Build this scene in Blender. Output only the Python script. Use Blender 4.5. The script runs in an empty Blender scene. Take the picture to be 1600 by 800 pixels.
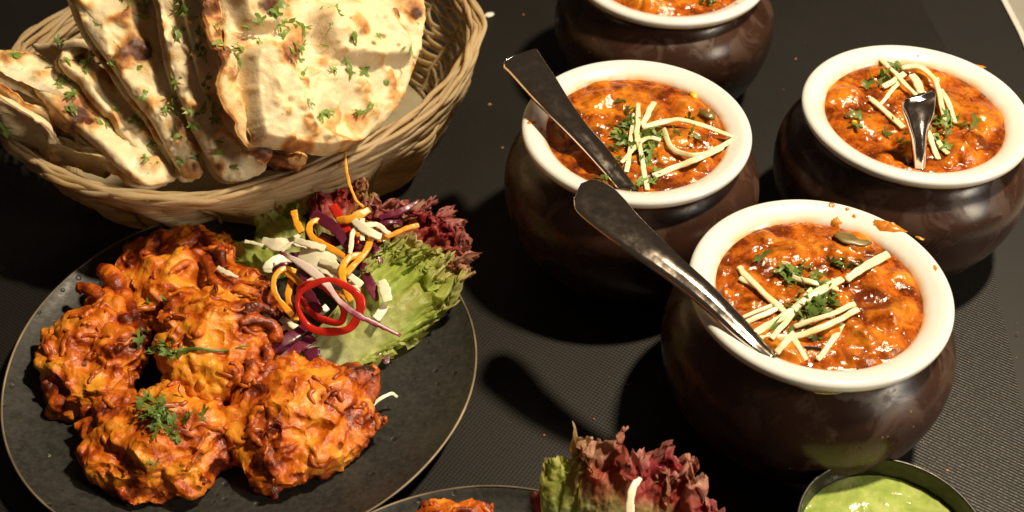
import bpy, math, random
import numpy as np
from mathutils import Vector, Matrix

# ------------------------------------------------------------------ camera, world, lamps, exposure
SC = bpy.context.scene
COL = SC.collection
F_PX, PITCH, ROLL, CAM_H = 1965.5, math.radians(44.27), math.radians(0.965), 0.498
cp, sp = math.cos(PITCH), math.sin(PITCH)
cr, sr = math.cos(ROLL), math.sin(ROLL)
cam_data = bpy.data.cameras.new('camera')
cam = bpy.data.objects.new('camera', cam_data)
COL.objects.link(cam)
right0, fwd, up0 = Vector((1, 0, 0)), Vector((0, cp, -sp)), Vector((0, sp, cp))
right, up = right0 * cr + up0 * sr, up0 * cr - right0 * sr
cam.matrix_world = Matrix(((right.x, up.x, -fwd.x, 0), (right.y, up.y, -fwd.y, 0), (right.z, up.z, -fwd.z, CAM_H), (0, 0, 0, 1)))
cam_data.sensor_width = 36.0
cam_data.lens = F_PX / 1600 * 36
cam_data.clip_start, cam_data.clip_end = 0.02, 50
cam_data.dof.use_dof = True
cam_data.dof.focus_distance = 0.62
cam_data.dof.aperture_fstop = 11
SC.camera = cam

world = bpy.data.worlds.new('World')
SC.world = world
world.use_nodes = True
bg = world.node_tree.nodes['Background']
bg.inputs[0].default_value = (1.0, 0.76, 0.54, 1)
bg.inputs[1].default_value = 0.045

def lamp(name, target, az, el, dist, size, power, color, shape='DISK', size_y=None):
    L = bpy.data.lights.new(name, 'AREA')
    L.shape, L.size, L.energy, L.color = shape, size, power, color
    if size_y: L.size_y = size_y
    o = bpy.data.objects.new(name, L)
    COL.objects.link(o)
    d = Vector((math.cos(el) * math.cos(az), math.cos(el) * math.sin(az), math.sin(el)))
    o.location = Vector(target) + d * dist
    o.rotation_euler = d.to_track_quat('Z', 'Y').to_euler()
    return o
# one warm lamp close by, above the right edge of the table, and the dim panes of a window beyond
key = bpy.data.lights.new('warm_lamp', 'POINT')
key.energy, key.color, key.shadow_soft_size = 60, (1.0, 0.825, 0.575), 0.034
key_o = bpy.data.objects.new('warm_lamp', key)
COL.objects.link(key_o)
key_o.location = (0.37, 0.565, 0.92)
lamp('window_lamp', (0.05, 0.5, 0.05), math.radians(-30), math.radians(23), 1.7, 0.26, 17.0, (1.0, 0.86, 0.66), 'RECTANGLE', 0.62)
lamp('window_lamp', (0.05, 0.5, 0.05), math.radians(-20), math.radians(23), 1.7, 0.10, 1.2, (0.66, 0.82, 1.0), 'RECTANGLE', 0.62)
SC.view_settings.view_transform = 'Standard'
SC.view_settings.look = 'None'
SC.view_settings.exposure = 0.0
SC.view_settings.gamma = 1.0
SC.cycles.use_denoising = True
SC.cycles.max_bounces = 8
SC.cycles.sample_clamp_indirect = 6.0

# ------------------------------------------------------------------ helpers
rng = np.random.default_rng(11)
random.seed(5)

def P(px, py, z):
    """point of the place seen at photo pixel (px, py) lying z metres above the table"""
    X, Y = px - 800, py - 400
    u, v = cr * X + sr * Y, -sr * X + cr * Y
    d = np.array([u / F_PX, cp - v / F_PX * sp, -sp - v / F_PX * cp])
    return np.array([0, 0, CAM_H]) + (z - CAM_H) / d[2] * d

def Pl(pts): return np.array([P(*p) for p in pts])

def ray(px, py):
    X, Y = np.asarray(px, float) - 800, np.asarray(py, float) - 400
    u, v = cr * X + sr * Y, -sr * X + cr * Y
    return np.stack([u / F_PX, cp - v / F_PX * sp, -sp - v / F_PX * cp], -1)

_perm = np.random.default_rng(3).permutation(256)
_perm = np.concatenate([_perm, _perm, _perm])
_g = np.random.default_rng(4).normal(size=(256, 3)); _g /= np.linalg.norm(_g, axis=1)[:, None]
def perlin(p):
    p = np.asarray(p, float)
    i = np.floor(p).astype(int); f = p - i
    i &= 255
    u = f * f * f * (f * (f * 6 - 15) + 10)
    out = 0
    for dx in (0, 1):
        for dy in (0, 1):
            for dz in (0, 1):
                h = _perm[_perm[_perm[(i[..., 0] + dx) & 255] + ((i[..., 1] + dy) & 255)] + ((i[..., 2] + dz) & 255)]
                g = _g[h]
                d = (g * (f - np.array([dx, dy, dz]))).sum(-1)
                w = (u[..., 0] if dx else 1 - u[..., 0]) * (u[..., 1] if dy else 1 - u[..., 1]) * (u[..., 2] if dz else 1 - u[..., 2])
                out = out + w * d
    return out * 1.6
def fbm(p, octaves=4, gain=.5):
    a, s, o = 1.0, 0, np.asarray(p, float)
    for k in range(octaves):
        s = s + a * perlin(o + 17.3 * k); o = o * 2.03; a *= gain
    return s
def sstep(a, b, x):
    t = np.clip((x - a) / (b - a), 0, 1); return t * t * (3 - 2 * t)

def catmull(pts, n, closed=False):
    pts = np.asarray(pts, float)
    if closed: q = np.concatenate([pts[-1:], pts, pts[:2]])
    else: q = np.concatenate([2 * pts[:1] - pts[1:2], pts, 2 * pts[-1:] - pts[-2:-1]])
    m = len(q) - 3
    t = np.linspace(0, m, n, endpoint=not closed)
    k = np.minimum(t.astype(int), m - 1); f = (t - k)[:, None]
    a, b, c, d = q[k], q[k + 1], q[k + 2], q[k + 3]
    return .5 * (2 * b + (c - a) * f + (2 * a - 5 * b + 4 * c - d) * f ** 2 + (3 * b - a - 3 * c + d) * f ** 3)

def nrm(a):
    return a / (np.linalg.norm(a, axis=-1, keepdims=True) + 1e-12)

def make_mesh(name, V, quads=None, tris=None, attrs=None, smooth=True, polys=None):
    me = bpy.data.meshes.new(name)
    V = np.asarray(V, np.float32)
    if polys is not None:
        me.from_pydata(V.tolist(), [], polys)
    else:
        loops, starts, totals, c = [], [], [], 0
        for arr, n in ((quads, 4), (tris, 3)):
            if arr is None or len(arr) == 0: continue
            arr = np.asarray(arr, np.int32)
            loops.append(arr.ravel()); starts.append(c + np.arange(len(arr)) * n); totals.append(np.full(len(arr), n)); c += arr.size
        loops = np.concatenate(loops); starts = np.concatenate(starts); totals = np.concatenate(totals)
        me.vertices.add(len(V)); me.vertices.foreach_set('co', V.ravel())
        me.loops.add(len(loops)); me.loops.foreach_set('vertex_index', loops.astype(np.int32))
        me.polygons.add(len(starts)); me.polygons.foreach_set('loop_start', starts.astype(np.int32))
        me.update(calc_edges=True); me.validate()
    if attrs:
        for k, a in attrs.items():
            at = me.attributes.new(k, 'FLOAT', 'POINT'); at.data.foreach_set('value', np.asarray(a, np.float32))
    if smooth: me.polygons.foreach_set('use_smooth', [True] * len(me.polygons))
    return me

def link(name, me, mat, parent=None, loc=(0, 0, 0)):
    o = bpy.data.objects.new(name, me)
    COL.objects.link(o)
    if mat is not None and len(me.materials) == 0: me.materials.append(mat)
    o.location = loc
    if parent is not None: o.parent = parent
    return o

def tag(o, label, cat, group=None, kind=None):
    if label: o['label'] = label
    if cat: o['category'] = cat
    if group: o['group'] = group
    if kind: o['kind'] = kind
    return o

def thing(name, label, cat, loc, group=None):
    o = bpy.data.objects.new(name, None)
    o.empty_display_size = .01
    COL.objects.link(o); o.location = loc
    return tag(o, label, cat, group)

def solid(name, V, mat, label=None, cat=None, group=None, parent=None, origin=None, **kw):
    """mesh from points of the place; a thing of its own or (with parent) a part"""
    V = np.asarray(V, float)
    if parent is not None: org = np.array(parent['_o'])
    else:
        org = np.array(origin) if origin is not None else np.array([*(V[:, :2].min(0) + V[:, :2].max(0)) / 2, V[:, 2].min()])
    o = link(name, make_mesh(name, V - org, **kw), mat, parent, (0, 0, 0) if parent is not None else org)
    if parent is None: o['_o'] = [float(x) for x in org]
    if cat: tag(o, label, cat, group)
    elif label: o['label'] = label
    return o

def root(name, label, cat, loc, group=None):
    o = thing(name, label, cat, loc, group); o['_o'] = [float(x) for x in loc]; return o

def grid_quads(n, m, cu=False, cv=False, off=0):
    i = np.arange(n if cu else n - 1)[:, None]; j = np.arange(m if cv else m - 1)[None, :]
    a = i * m + j; b = ((i + 1) % n) * m + j; c = ((i + 1) % n) * m + (j + 1) % m; d = i * m + (j + 1) % m
    return np.stack([a, b, c, d], -1).reshape(-1, 4) + off

def lathe(profile, seg=96, center=(0, 0, 0), wob=None):
    pr = np.asarray(profile, float); t = np.arange(seg) * 2 * np.pi / seg
    k = np.ones(seg) if wob is None else wob(t)
    x = pr[:, None, 0] * np.cos(t) * k; y = pr[:, None, 0] * np.sin(t) * k; z = np.repeat(pr[:, 1:2], seg, 1)
    return np.stack([x, y, z], -1).reshape(-1, 3) + np.array(center), grid_quads(len(pr), seg, cv=True)

def smooth_profile(pts, n): return catmull(pts, n)

def frames(c, up):
    t = nrm(np.gradient(c, axis=0)); up = np.asarray(up, float)
    s = np.cross(t, up if up.ndim == 2 else up[None]); s = nrm(s)
    for k in range(1, len(s)):
        if np.dot(s[k], s[k - 1]) < 0: s[k] = -s[k]
    n = nrm(np.cross(s, t))
    return t, s, n

def strip(c, w, th, up=(0, -.55, .83), k=10, sq=3.0, twist=0.0, taper=.5):
    """closed ribbon along the centre line c: width w, thickness th"""
    n = len(c); w = np.broadcast_to(w, n).astype(float).copy(); th = np.broadcast_to(th, n).astype(float).copy()
    t, s, nn = frames(c, up)
    tw = np.linspace(0, twist, n)[:, None]
    s, nn = s * np.cos(tw) + nn * np.sin(tw), nn * np.cos(tw) - s * np.sin(tw)
    c = np.concatenate([c[:1] - t[:1] * w[0] * .06, c, c[-1:] + t[-1:] * w[-1] * .06])
    s = np.concatenate([s[:1], s, s[-1:]]); nn = np.concatenate([nn[:1], nn, nn[-1:]])
    w = np.concatenate([[w[0] * taper], w, [w[-1] * taper]]); th = np.concatenate([[th[0] * taper], th, [th[-1] * taper]])
    a = (np.arange(k) + .5) * 2 * np.pi / k
    ca, sa = np.cos(a), np.sin(a)
    x = np.sign(ca) * np.abs(ca) ** (2 / sq); y = np.sign(sa) * np.abs(sa) ** (2 / sq)
    V = c[:, None] + s[:, None] * (x[None, :, None] * w[:, None, None] / 2) + nn[:, None] * (y[None, :, None] * th[:, None, None] / 2)
    m = n + 2
    V = V.reshape(-1, 3); Q = grid_quads(m, k, cv=True)
    V = np.concatenate([V, c[:1], c[-1:]])
    ids = np.arange(k)
    T = np.concatenate([np.stack([np.full(k, m * k), (ids + 1) % k, ids], -1), np.stack([np.full(k, m * k + 1), (m - 1) * k + ids, (m - 1) * k + (ids + 1) % k], -1)])
    return V, Q, T

def closed_tube(c, w, th, up, k=10, sq=2.4):
    n = len(c); t = nrm(np.roll(c, -1, 0) - np.roll(c, 1, 0)); s = nrm(np.cross(t, np.broadcast_to(up, c.shape))); nn = np.cross(s, t)
    a = (np.arange(k) + .5) * 2 * np.pi / k; ca, sa = np.cos(a), np.sin(a)
    x = np.sign(ca) * np.abs(ca) ** (2 / sq); y = np.sign(sa) * np.abs(sa) ** (2 / sq)
    w = np.broadcast_to(w, n)[:, None, None]; th = np.broadcast_to(th, n)[:, None, None]
    V = c[:, None] + s[:, None] * x[None, :, None] * w / 2 + nn[:, None] * y[None, :, None] * th / 2
    return V.reshape(-1, 3), grid_quads(n, k, cu=True, cv=True)

# ------------------------------------------------------------------ materials
class NT:
    def __init__(s, name):
        s.m = bpy.data.materials.new(name); s.m.use_nodes = True
        s.t = s.m.node_tree; s.b = s.t.nodes['Principled BSDF']; s.out = s.t.nodes['Material Output']
        s.co = s.t.nodes.new('ShaderNodeTexCoord').outputs['Object']
    def L(s, a, b): s.t.links.new(a, b)
    def put(s, sock, v):
        if hasattr(v, 'is_linked') or hasattr(v, 'links'): s.L(v, sock)
        elif isinstance(v, (tuple, list)) and len(v) == 3 and sock.type == 'RGBA': sock.default_value = (*v, 1)
        else: sock.default_value = v
    def noise(s, scale, detail=4, rough=.55, dist=0., co=None, color=False):
        n = s.t.nodes.new('ShaderNodeTexNoise'); s.L(co or s.co, n.inputs['Vector'])
        n.inputs['Scale'].default_value = scale; n.inputs['Detail'].default_value = detail
        n.inputs['Roughness'].default_value = rough; n.inputs['Distortion'].default_value = dist
        return n.outputs['Color' if color else 'Fac']
    def voro(s, scale, feature='F1', out='Distance', co=None, rand=1.):
        n = s.t.nodes.new('ShaderNodeTexVoronoi'); n.feature = feature; s.L(co or s.co, n.inputs['Vector'])
        n.inputs['Scale'].default_value = scale; n.inputs['Randomness'].default_value = rand
        return n.outputs[out]
    def ramp(s, fac, stops, interp='LINEAR'):
        n = s.t.nodes.new('ShaderNodeValToRGB'); n.color_ramp.interpolation = interp; s.L(fac, n.inputs[0])
        e = n.color_ramp.elements
        while len(e) < len(stops): e.new(.5)
        for k, (p, c) in enumerate(stops):
            e[k].position = p; e[k].color = (c, c, c, 1) if isinstance(c, (int, float)) else (*c, 1)
        return n.outputs['Color']
    def mix(s, fac, a, b, blend='MIX'):
        n = s.t.nodes.new('ShaderNodeMix'); n.data_type = 'RGBA'; n.blend_type = blend
        s.put(n.inputs[0], fac); s.put(n.inputs[6], a); s.put(n.inputs[7], b); return n.outputs[2]
    def math(s, op, a, b=0., clamp=False):
        n = s.t.nodes.new('ShaderNodeMath'); n.operation = op; n.use_clamp = clamp
        s.put(n.inputs[0], a); s.put(n.inputs[1], b); return n.outputs[0]
    def attr(s, name):
        n = s.t.nodes.new('ShaderNodeAttribute'); n.attribute_name = name; return n.outputs['Fac']
    def mapping(s, scale=(1, 1, 1), rot=(0, 0, 0), co=None):
        n = s.t.nodes.new('ShaderNodeMapping'); s.L(co or s.co, n.inputs[0])
        n.inputs['Scale'].default_value = scale; n.inputs['Rotation'].default_value = rot; return n.outputs[0]
    def bump(s, h, strength=.5, dist=.001, prev=None):
        n = s.t.nodes.new('ShaderNodeBump'); s.L(h, n.inputs['Height'])
        n.inputs['Strength'].default_value = strength; n.inputs['Distance'].default_value = dist
        if prev is not None: s.L(prev, n.inputs['Normal'])
        return n.outputs[0]
    def set(s, **kw):
        for k, v in kw.items(): s.put(s.b.inputs[k.replace('_', ' ')], v)
        return s
    def sss(s, w, scale=.003, radius=(1, .4, .2)):
        s.b.inputs['Subsurface Weight'].default_value = w; s.b.inputs['Subsurface Scale'].default_value = scale
        s.b.inputs['Subsurface Radius'].default_value = radius; return s
    def translucent(s, fac, color):
        t = s.t.nodes.new('ShaderNodeBsdfTranslucent'); s.put(t.inputs[0], color)
        m = s.t.nodes.new('ShaderNodeMixShader'); m.inputs[0].default_value = fac
        s.L(s.b.outputs[0], m.inputs[1]); s.L(t.outputs[0], m.inputs[2]); s.L(m.outputs[0], s.out.inputs[0]); return s

def m_simple(name, col, rough=.5, var=.15, scale=300, sss=0., sc=.002, **kw):
    n = NT(name)
    c2 = tuple(max(0, x * (1 - var)) for x in col); c3 = tuple(min(1, x * (1 + var)) for x in col)
    n.set(Base_Color=n.ramp(n.noise(scale), [(.3, c2), (.7, c3)]), Roughness=rough, **kw)
    if sss: n.sss(sss, sc)
    return n.m

def mat_mat():
    n = NT('woven_mat')
    co = n.mapping(rot=(0, 0, math.radians(33)))
    def wave(scale, d, co):
        w = n.t.nodes.new('ShaderNodeTexWave'); w.bands_direction = d; n.L(co, w.inputs['Vector'])
        w.inputs['Scale'].default_value = scale; w.inputs['Distortion'].default_value = .25; w.inputs['Detail'].default_value = 2
        w.inputs['Detail Scale'].default_value = 3
        return w.outputs['Fac']
    # ribs about 1.5 mm apart, crossed by a finer weft
    a = wave(175, 'Y', co); b = wave(175, 'X', co)
    h = n.math('ADD', a, n.math('MULTIPLY', b, .22))
    big = n.noise(9, 3); fine = n.noise(900, 2)
    dust = n.ramp(n.voro(190), [(.0, 1.0), (.06, 0.)])
    dust = n.math('MULTIPLY', dust, n.ramp(n.noise(38, 2), [(.56, 0.), (.62, 1.)]))
    base = n.mix(n.math('MULTIPLY', h, .55), (.004, .0036, .0032), (.016, .0135, .0105))
    base = n.mix(n.ramp(big, [(.35, 0.), (.7, .5)]), base, (.017, .0145, .012))
    base = n.mix(n.math('MULTIPLY', dust, .5), base, (.3, .24, .17))
    n.set(Base_Color=base, Roughness=n.ramp(fine, [(.3, .42), (.7, .62)]))
    n.b.inputs['Specular IOR Level'].default_value = .35
    n.set(Normal=n.bump(h, .40, .0004))
    return n.m

def mat_table():
    n = NT('black_table'); n.set(Base_Color=n.ramp(n.noise(30, 5), [(.3, (.010, .009, .008)), (.7, (.012, .0105, .009))]), Roughness=.55); return n.m

def mat_plate():
    n = NT('stoneware_glaze')
    base = n.ramp(n.noise(60, 6, .65), [(.28, (.007, .0085, .0085)), (.5, (.015, .0155, .014)), (.75, (.031, .027, .022))])
    mott = n.ramp(n.noise(420, 3), [(.4, 0.), (.75, .5)])
    base = n.mix(mott, base, (.050, .045, .037))
    v = n.voro(105); pick = n.ramp(n.noise(30, 2), [(.42, 0.), (.52, 1.)])
    pit = n.math('MULTIPLY', n.ramp(v, [(.10, 1.), (.17, 0.)]), pick)
    base = n.mix(pit, base, (.006, .006, .006))
    n.set(Base_Color=base, Roughness=n.ramp(n.noise(200, 4), [(.3, .38), (.7, .6)]))
    b = n.bump(n.noise(300, 4), .25, .0006); b2 = n.bump(n.math('SUBTRACT', 1., pit), .5, .0006, b)
    n.set(Normal=b2); return n.m

def mat_rawrim():
    n = NT('raw_clay_rim'); n.set(Base_Color=n.ramp(n.noise(22, 3), [(.34, (.03, .024, .016)), (.55, (.20, .15, .09)), (.75, (.42, .33, .21))]), Roughness=.45); return n.m

def mat_potbody():
    n = NT('brown_glaze')
    base = n.ramp(n.noise(35, 4), [(.3, (.024, .0105, .0065)), (.7, (.046, .020, .012))])
    film = n.ramp(n.noise(48, 6, .62, .8), [(.52, 0.), (.60, .75), (.8, .9)])
    base = n.mix(n.math('MULTIPLY', film, .55), base, (.090, .050, .035))
    sp_ = n.math('MULTIPLY', n.ramp(n.voro(170), [(.05, 1.), (.11, 0.)]), n.ramp(n.noise(26, 2), [(.58, 0.), (.64, 1.)]))
    base = n.mix(sp_, base, (.32, .19, .10))
    n.set(Base_Color=base, Roughness=n.mix(film, (.27, .27, .27), (.52, .52, .52)))
    n.set(Normal=n.bump(n.noise(55, 3), .10, .0012)); n.b.inputs['Specular IOR Level'].default_value = .36
    return n.m

def mat_white():
    n = NT('cream_glaze')
    base = n.ramp(n.noise(40, 3), [(.3, (.66, .66, .63)), (.7, (.71, .71, .68))])
    # thin turmeric film left by the sauce near the food line
    sepz = n.t.nodes.new('ShaderNodeSeparateXYZ'); n.L(n.co, sepz.inputs[0])
    low = n.ramp(n.math('MULTIPLY', sepz.outputs[2], 10.), [(.832, 1.), (.866, 0.)])
    film = n.math('MULTIPLY', low, n.ramp(n.noise(95, 5, .6), [(.32, 0.), (.56, .9)]))
    base = n.mix(film, base, (.70, .38, .06))
    n.set(Base_Color=base, Roughness=.16, Normal=n.bump(n.noise(60, 2), .06, .001))
    n.b.inputs['Coat Weight'].default_value = .3
    n.sss(.08, .003, (1, .8, .6)); return n.m

def mat_curry(name, hue=0.):
    n = NT(name)
    oi = n.t.nodes.new('ShaderNodeObjectInfo').outputs['Random']
    add = n.t.nodes.new('ShaderNodeVectorMath'); add.operation = 'ADD'; n.L(n.co, add.inputs[0])
    cmb = n.t.nodes.new('ShaderNodeCombineXYZ'); n.L(oi, cmb.inputs[0]); n.L(cmb.outputs[0], add.inputs[1]); co = add.outputs[0]
    hgt = n.attr('rise')
    base = n.ramp(n.math('ADD', n.noise(95, 6, .6, .5, co), n.math('MULTIPLY', hgt, .12)),
                  [(.30, (.034, .007, .0015)), (.43, (.17, .028, .003)), (.54, (.37, .080, .005)), (.67, (.51, .155, .010)), (.85, (.63, .28, .03))])
    grain = n.ramp(n.noise(700, 4, .6, 0, co), [(.56, 0.), (.70, .55)])
    base = n.mix(grain, base, (.56, .20, .022))
    dk = n.ramp(n.noise(46, 4, .6, 1.2, co), [(.50, 0.), (.64, .85)])
    base = n.mix(dk, base, (.075, .010, .003))
    spk = n.math('MULTIPLY', n.ramp(n.voro(330, co=co), [(.10, 1.), (.2, 0.)]), n.ramp(n.noise(70, 2, co=co), [(.56, 0.), (.62, .9)]))
    base = n.mix(spk, base, (.05, .075, .012))
    rough = n.ramp(n.noise(260, 4, .6, 0, co), [(.32, .07), (.54, .19), (.8, .38)])
    n.set(Base_Color=base, Roughness=rough)
    n.b.inputs['Specular IOR Level'].default_value = .5
    b = n.bump(n.noise(280, 4, .55, .2, co), .45, .0014); b = n.bump(n.noise(900, 2, .5, 0, co), .10, .0005, b)
    n.set(Normal=b)
    return n.m

def mat_bhaji():
    n = NT('fried_batter')
    crisp = n.attr('crisp'); cav = n.attr('cav')
    f = n.math('ADD', n.ramp(n.noise(62, 6, .62, .6), [(.25, .21), (.75, .79)]), n.math('MULTIPLY', crisp, -.15))
    f = n.math('ADD', f, n.math('MULTIPLY', cav, .16))
    base = n.ramp(f, [(.20, (.045, .006, .002)), (.33, (.17, .020, .002)), (.43, (.40, .066, .004)), (.53, (.60, .150, .008)), (.68, (.76, .31, .026))])
    fleck = n.math('MULTIPLY', n.ramp(n.voro(130), [(.05, 1.), (.12, 0.)]), n.ramp(n.noise(60, 2), [(.58, 0.), (.66, .7)]))
    base = n.mix(fleck, base, (.09, .10, .015))
    n.set(Base_Color=base, Roughness=n.ramp(n.noise(220, 4), [(.3, .24), (.7, .46)]))
    b = n.bump(n.noise(230, 5, .6, .5), .55, .0018); b = n.bump(n.noise(900, 3), .3, .0005, b)
    n.set(Normal=b); n.b.inputs['Specular IOR Level'].default_value = .5
    n.sss(.06, .002, (1, .35, .08)); return n.m

def mat_naan():
    n = NT('baked_flatbread')
    toast = n.attr('toast'); char = n.attr('char')
    f = n.math('ADD', toast, n.math('MULTIPLY', n.math('SUBTRACT', n.noise(240, 5, .65), .5), .55))
    base = n.ramp(f, [(.12, (.74, .60, .38)), (.32, (.70, .52, .27)), (.50, (.60, .34, .11)), (.74, (.42, .165, .04)), (1.0, (.14, .040, .012))])
    blush = n.ramp(n.noise(55, 5, .6), [(.45, 0.), (.7, .55)])
    base = n.mix(n.math('MULTIPLY', blush, .6), base, (.68, .50, .27))
    oil = n.ramp(n.noise(75, 4, .6, .5), [(.5, 0.), (.66, .8)])
    seed = n.math('MULTIPLY', n.ramp(n.voro(210), [(.07, 1.), (.15, 0.)]), n.ramp(n.noise(120, 2), [(.5, 0.), (.58, .85)]))
    base = n.mix(seed, base, (.36, .24, .07))
    cf = n.ramp(n.math('ADD', char, n.math('MULTIPLY', n.math('SUBTRACT', n.noise(300, 4), .5), .5)), [(.25, 0.), (.7, 1.)])
    base = n.mix(cf, base, n.ramp(n.noise(330, 3), [(.3, (.035, .010, .005)), (.75, (.14, .040, .014))]))
    n.set(Base_Color=base, Roughness=n.mix(oil, (.55, .55, .55), (.22, .22, .22)))
    b = n.bump(n.noise(190, 5, .62), .45, .0016); b = n.bump(n.noise(900, 3), .25, .0005, b)
    n.set(Normal=b); n.sss(.35, .004, (1, .62, .30)); return n.m

def mat_lettuce():
    n = NT('lettuce_leaf')
    e = n.attr('edge'); red = n.attr('red')
    f = n.math('ADD', e, n.math('MULTIPLY', n.math('SUBTRACT', n.noise(90, 4), .5), .35))
    green = n.ramp(f, [(.05, (.70, .73, .40)), (.35, (.58, .64, .22)), (.65, (.41, .52, .09)), (.95, (.50, .54, .14))])
    redc = n.ramp(f, [(.25, (.52, .55, .24)), (.42, (.46, .38, .14)), (.58, (.46, .070, .055)), (.95, (.29, .024, .040))])
    base = n.mix(red, green, redc); base = n.mix(n.ramp(e, [(.90, 0.), (1., .55)]), base, n.mix(red, (.62, .60, .26), (.72, .40, .32)))
    vein = n.attr('vein')
    base = n.mix(n.math('MULTIPLY', vein, .5), base, (.58, .62, .36))
    n.set(Base_Color=base, Roughness=.42, Normal=n.bump(n.noise(240, 4), .5, .0012)); n.b.inputs['Specular IOR Level'].default_value = .4
    n.translucent(.42, n.mix(1., base, (1.5, 1.5, 1.5), 'MULTIPLY')); return n.m

def mat_redcab():
    n = NT('red_cabbage')
    f = n.attr('white')
    base = n.ramp(n.math('ADD', f, n.math('MULTIPLY', n.math('SUBTRACT', n.noise(220, 3), .5), .5)), [(.3, (.10, .009, .030)), (.55, (.24, .035, .075)), (.75, (.60, .34, .36)), (.95, (.80, .66, .60))])
    n.set(Base_Color=base, Roughness=.3).sss(.1, .0015); return n.m

def mat_metal(name, col=(.78, .74, .70), rough=.10):
    n = NT(name); n.set(Base_Color=col, Metallic=1.0, Roughness=n.ramp(n.noise(160, 5, .65), [(.35, rough * .7), (.7, rough * 1.6)]))
    n.set(Normal=n.bump(n.noise(40, 3), .04, .0008)); return n.m

def mat_wicker():
    n = NT('peeled_willow')
    oi = n.t.nodes.new('ShaderNodeObjectInfo').outputs['Random']
    base = n.ramp(n.noise(60, 4), [(.25, (.52, .42, .25)), (.5, (.72, .61, .40)), (.8, (.80, .71, .52))])
    base = n.mix(n.math('MULTIPLY', oi, .3), base, (.52, .39, .20))
    n.set(Base_Color=base, Roughness=.45, Normal=n.bump(n.noise(500, 4), .4, .0005)); n.translucent(.55, (.88, .68, .34)); return n.m

def mat_chutney():
    n = NT('green_chutney')
    base = n.ramp(n.noise(75, 5, .6, .6), [(.3, (.22, .31, .055)), (.5, (.34, .42, .10)), (.72, (.48, .53, .20))])
    n.set(Base_Color=base, Roughness=n.ramp(n.noise(90, 3), [(.3, .08), (.7, .25)]), Normal=n.bump(n.noise(110, 4), .6, .0022))
    n.b.inputs['Coat Weight'].default_value = .5
    n.sss(.25, .004, (.8, 1, .2)); return n.m

def mat_ginger():
    n = NT('ginger')
    st = n.mapping(scale=(1, 1, 1))
    base = n.ramp(n.noise(320, 5, .65, 1.5), [(.3, (.72, .64, .36)), (.6, (.80, .74, .50)), (.8, (.84, .80, .60))])
    stain = n.ramp(n.noise(90, 3), [(.54, 0.), (.70, .55)])
    base = n.mix(stain, base, (.70, .44, .09))
    n.set(Base_Color=base, Roughness=.30, Normal=n.bump(n.noise(700, 3), .3, .0004)); n.sss(.55, .003, (1, .75, .35)); return n.m

def mat_crisp():
    n = NT('crisp_onion')
    base = n.ramp(n.noise(110, 5, .6, .5), [(.28, (.14, .018, .003)), (.48, (.38, .070, .005)), (.68, (.60, .165, .010))])
    n.set(Base_Color=base, Roughness=.34, Normal=n.bump(n.noise(420, 4), .5, .0009)); return n.m

def mat_herb(name, a, b):
    n = NT(name); oi = n.t.nodes.new('ShaderNodeObjectInfo').outputs['Random']
    base = n.mix(oi, a, b); n.set(Base_Color=n.mix(n.noise(400), base, b), Roughness=.4)
    n.translucent(.25, b); return n.m

M = dict(mat=mat_mat(), table=mat_table(), plate=mat_plate(), raw=mat_rawrim(), pot=mat_potbody(), white=mat_white(), curry=mat_curry('spiced_gravy'),
         bhaji=mat_bhaji(), naan=mat_naan(), lettuce=mat_lettuce(), redcab=mat_redcab(), steel=mat_metal('polished_steel', (.80, .69, .60), .11), dark_steel=mat_metal('tarnished_steel', (.060, .056, .052), .34),
         wicker=mat_wicker(), chutney=mat_chutney(), coriander=mat_herb('coriander', (.045, .11, .015), (.20, .30, .06)), dryherb=mat_herb('fenugreek', (.06, .14, .018), (.24, .36, .06)),
         ginger=mat_ginger(), carrot=m_simple('carrot', (.84, .35, .022), .32, .15, 260, .25, .0025),
         cabbage=m_simple('white_cabbage', (.80, .75, .56), .32, .10, 200, .3, .003), pepper=m_simple('red_pepper', (.52, .022, .012), .18, .2, 150, .2, .002),
         drop=m_simple('white_sauce', (.82, .80, .76), .2, .04, 100, .2, .002), crumb=m_simple('crumb', (.40, .17, .06), .6, .3, 800),
         floor=m_simple('pale_floor', (.80, .76, .66), .6, .06, 6), edge=m_simple('table_edging', (.60, .57, .52), .35, .05, 40),
         crisp=mat_crisp(), greenpiece=m_simple('green_chilli', (.15, .105, .028), .3, .45, 160, .1, .002), yellowpiece=m_simple('yellow_pepper', (.78, .42, .02), .2, .15, 240, .2, .002),
         smear=m_simple('dried_gravy', (.50, .17, .015), .3, .3, 380, .1, .002), engrave=m_simple('engraving', (.30, .27, .24), .5, .1, 500))

# ------------------------------------------------------------------ the setting
def slab(name, outline, z0, z1, mat, kind='structure', r=0.0):
    n = len(outline); V = [(x, y, z0) for x, y in outline] + [(x, y, z1) for x, y in outline]
    F = [list(range(n))[::-1], list(range(n, 2 * n))] + [[i, (i + 1) % n, n + (i + 1) % n, n + i] for i in range(n)]
    o = link(name, make_mesh(name, V, polys=F, smooth=False), mat); o['kind'] = kind; return o
slab('floor', [(-4, -2), (4, -2), (4, 6), (-4, 6)], -.45, -.42, M['floor'])
table = slab('tabletop', [(-.6, -.1), (.325, -.1), (.352, .745), (.345, 1.1), (-.6, 1.1)], -.030, -.0022, M['table'])
slab('table_edging', [(.3255, -.1), (.3295, -.1), (.3565, .745), (.3495, 1.1), (.3455, 1.1), (.3525, .745)], -.030, -.0012, M['edge'])
mat_o = slab('woven_placemat', [(-.55, .0), (.222, .0), (.262, .42), (.296, .727), (.285, .86), (.27, 1.0), (-.55, 1.0)], -.0020, 0.0, M['mat'])
tag(mat_o, 'black ribbed woven placemat covering the table', 'placemat'); mat_o['kind'] = 'thing'

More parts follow.
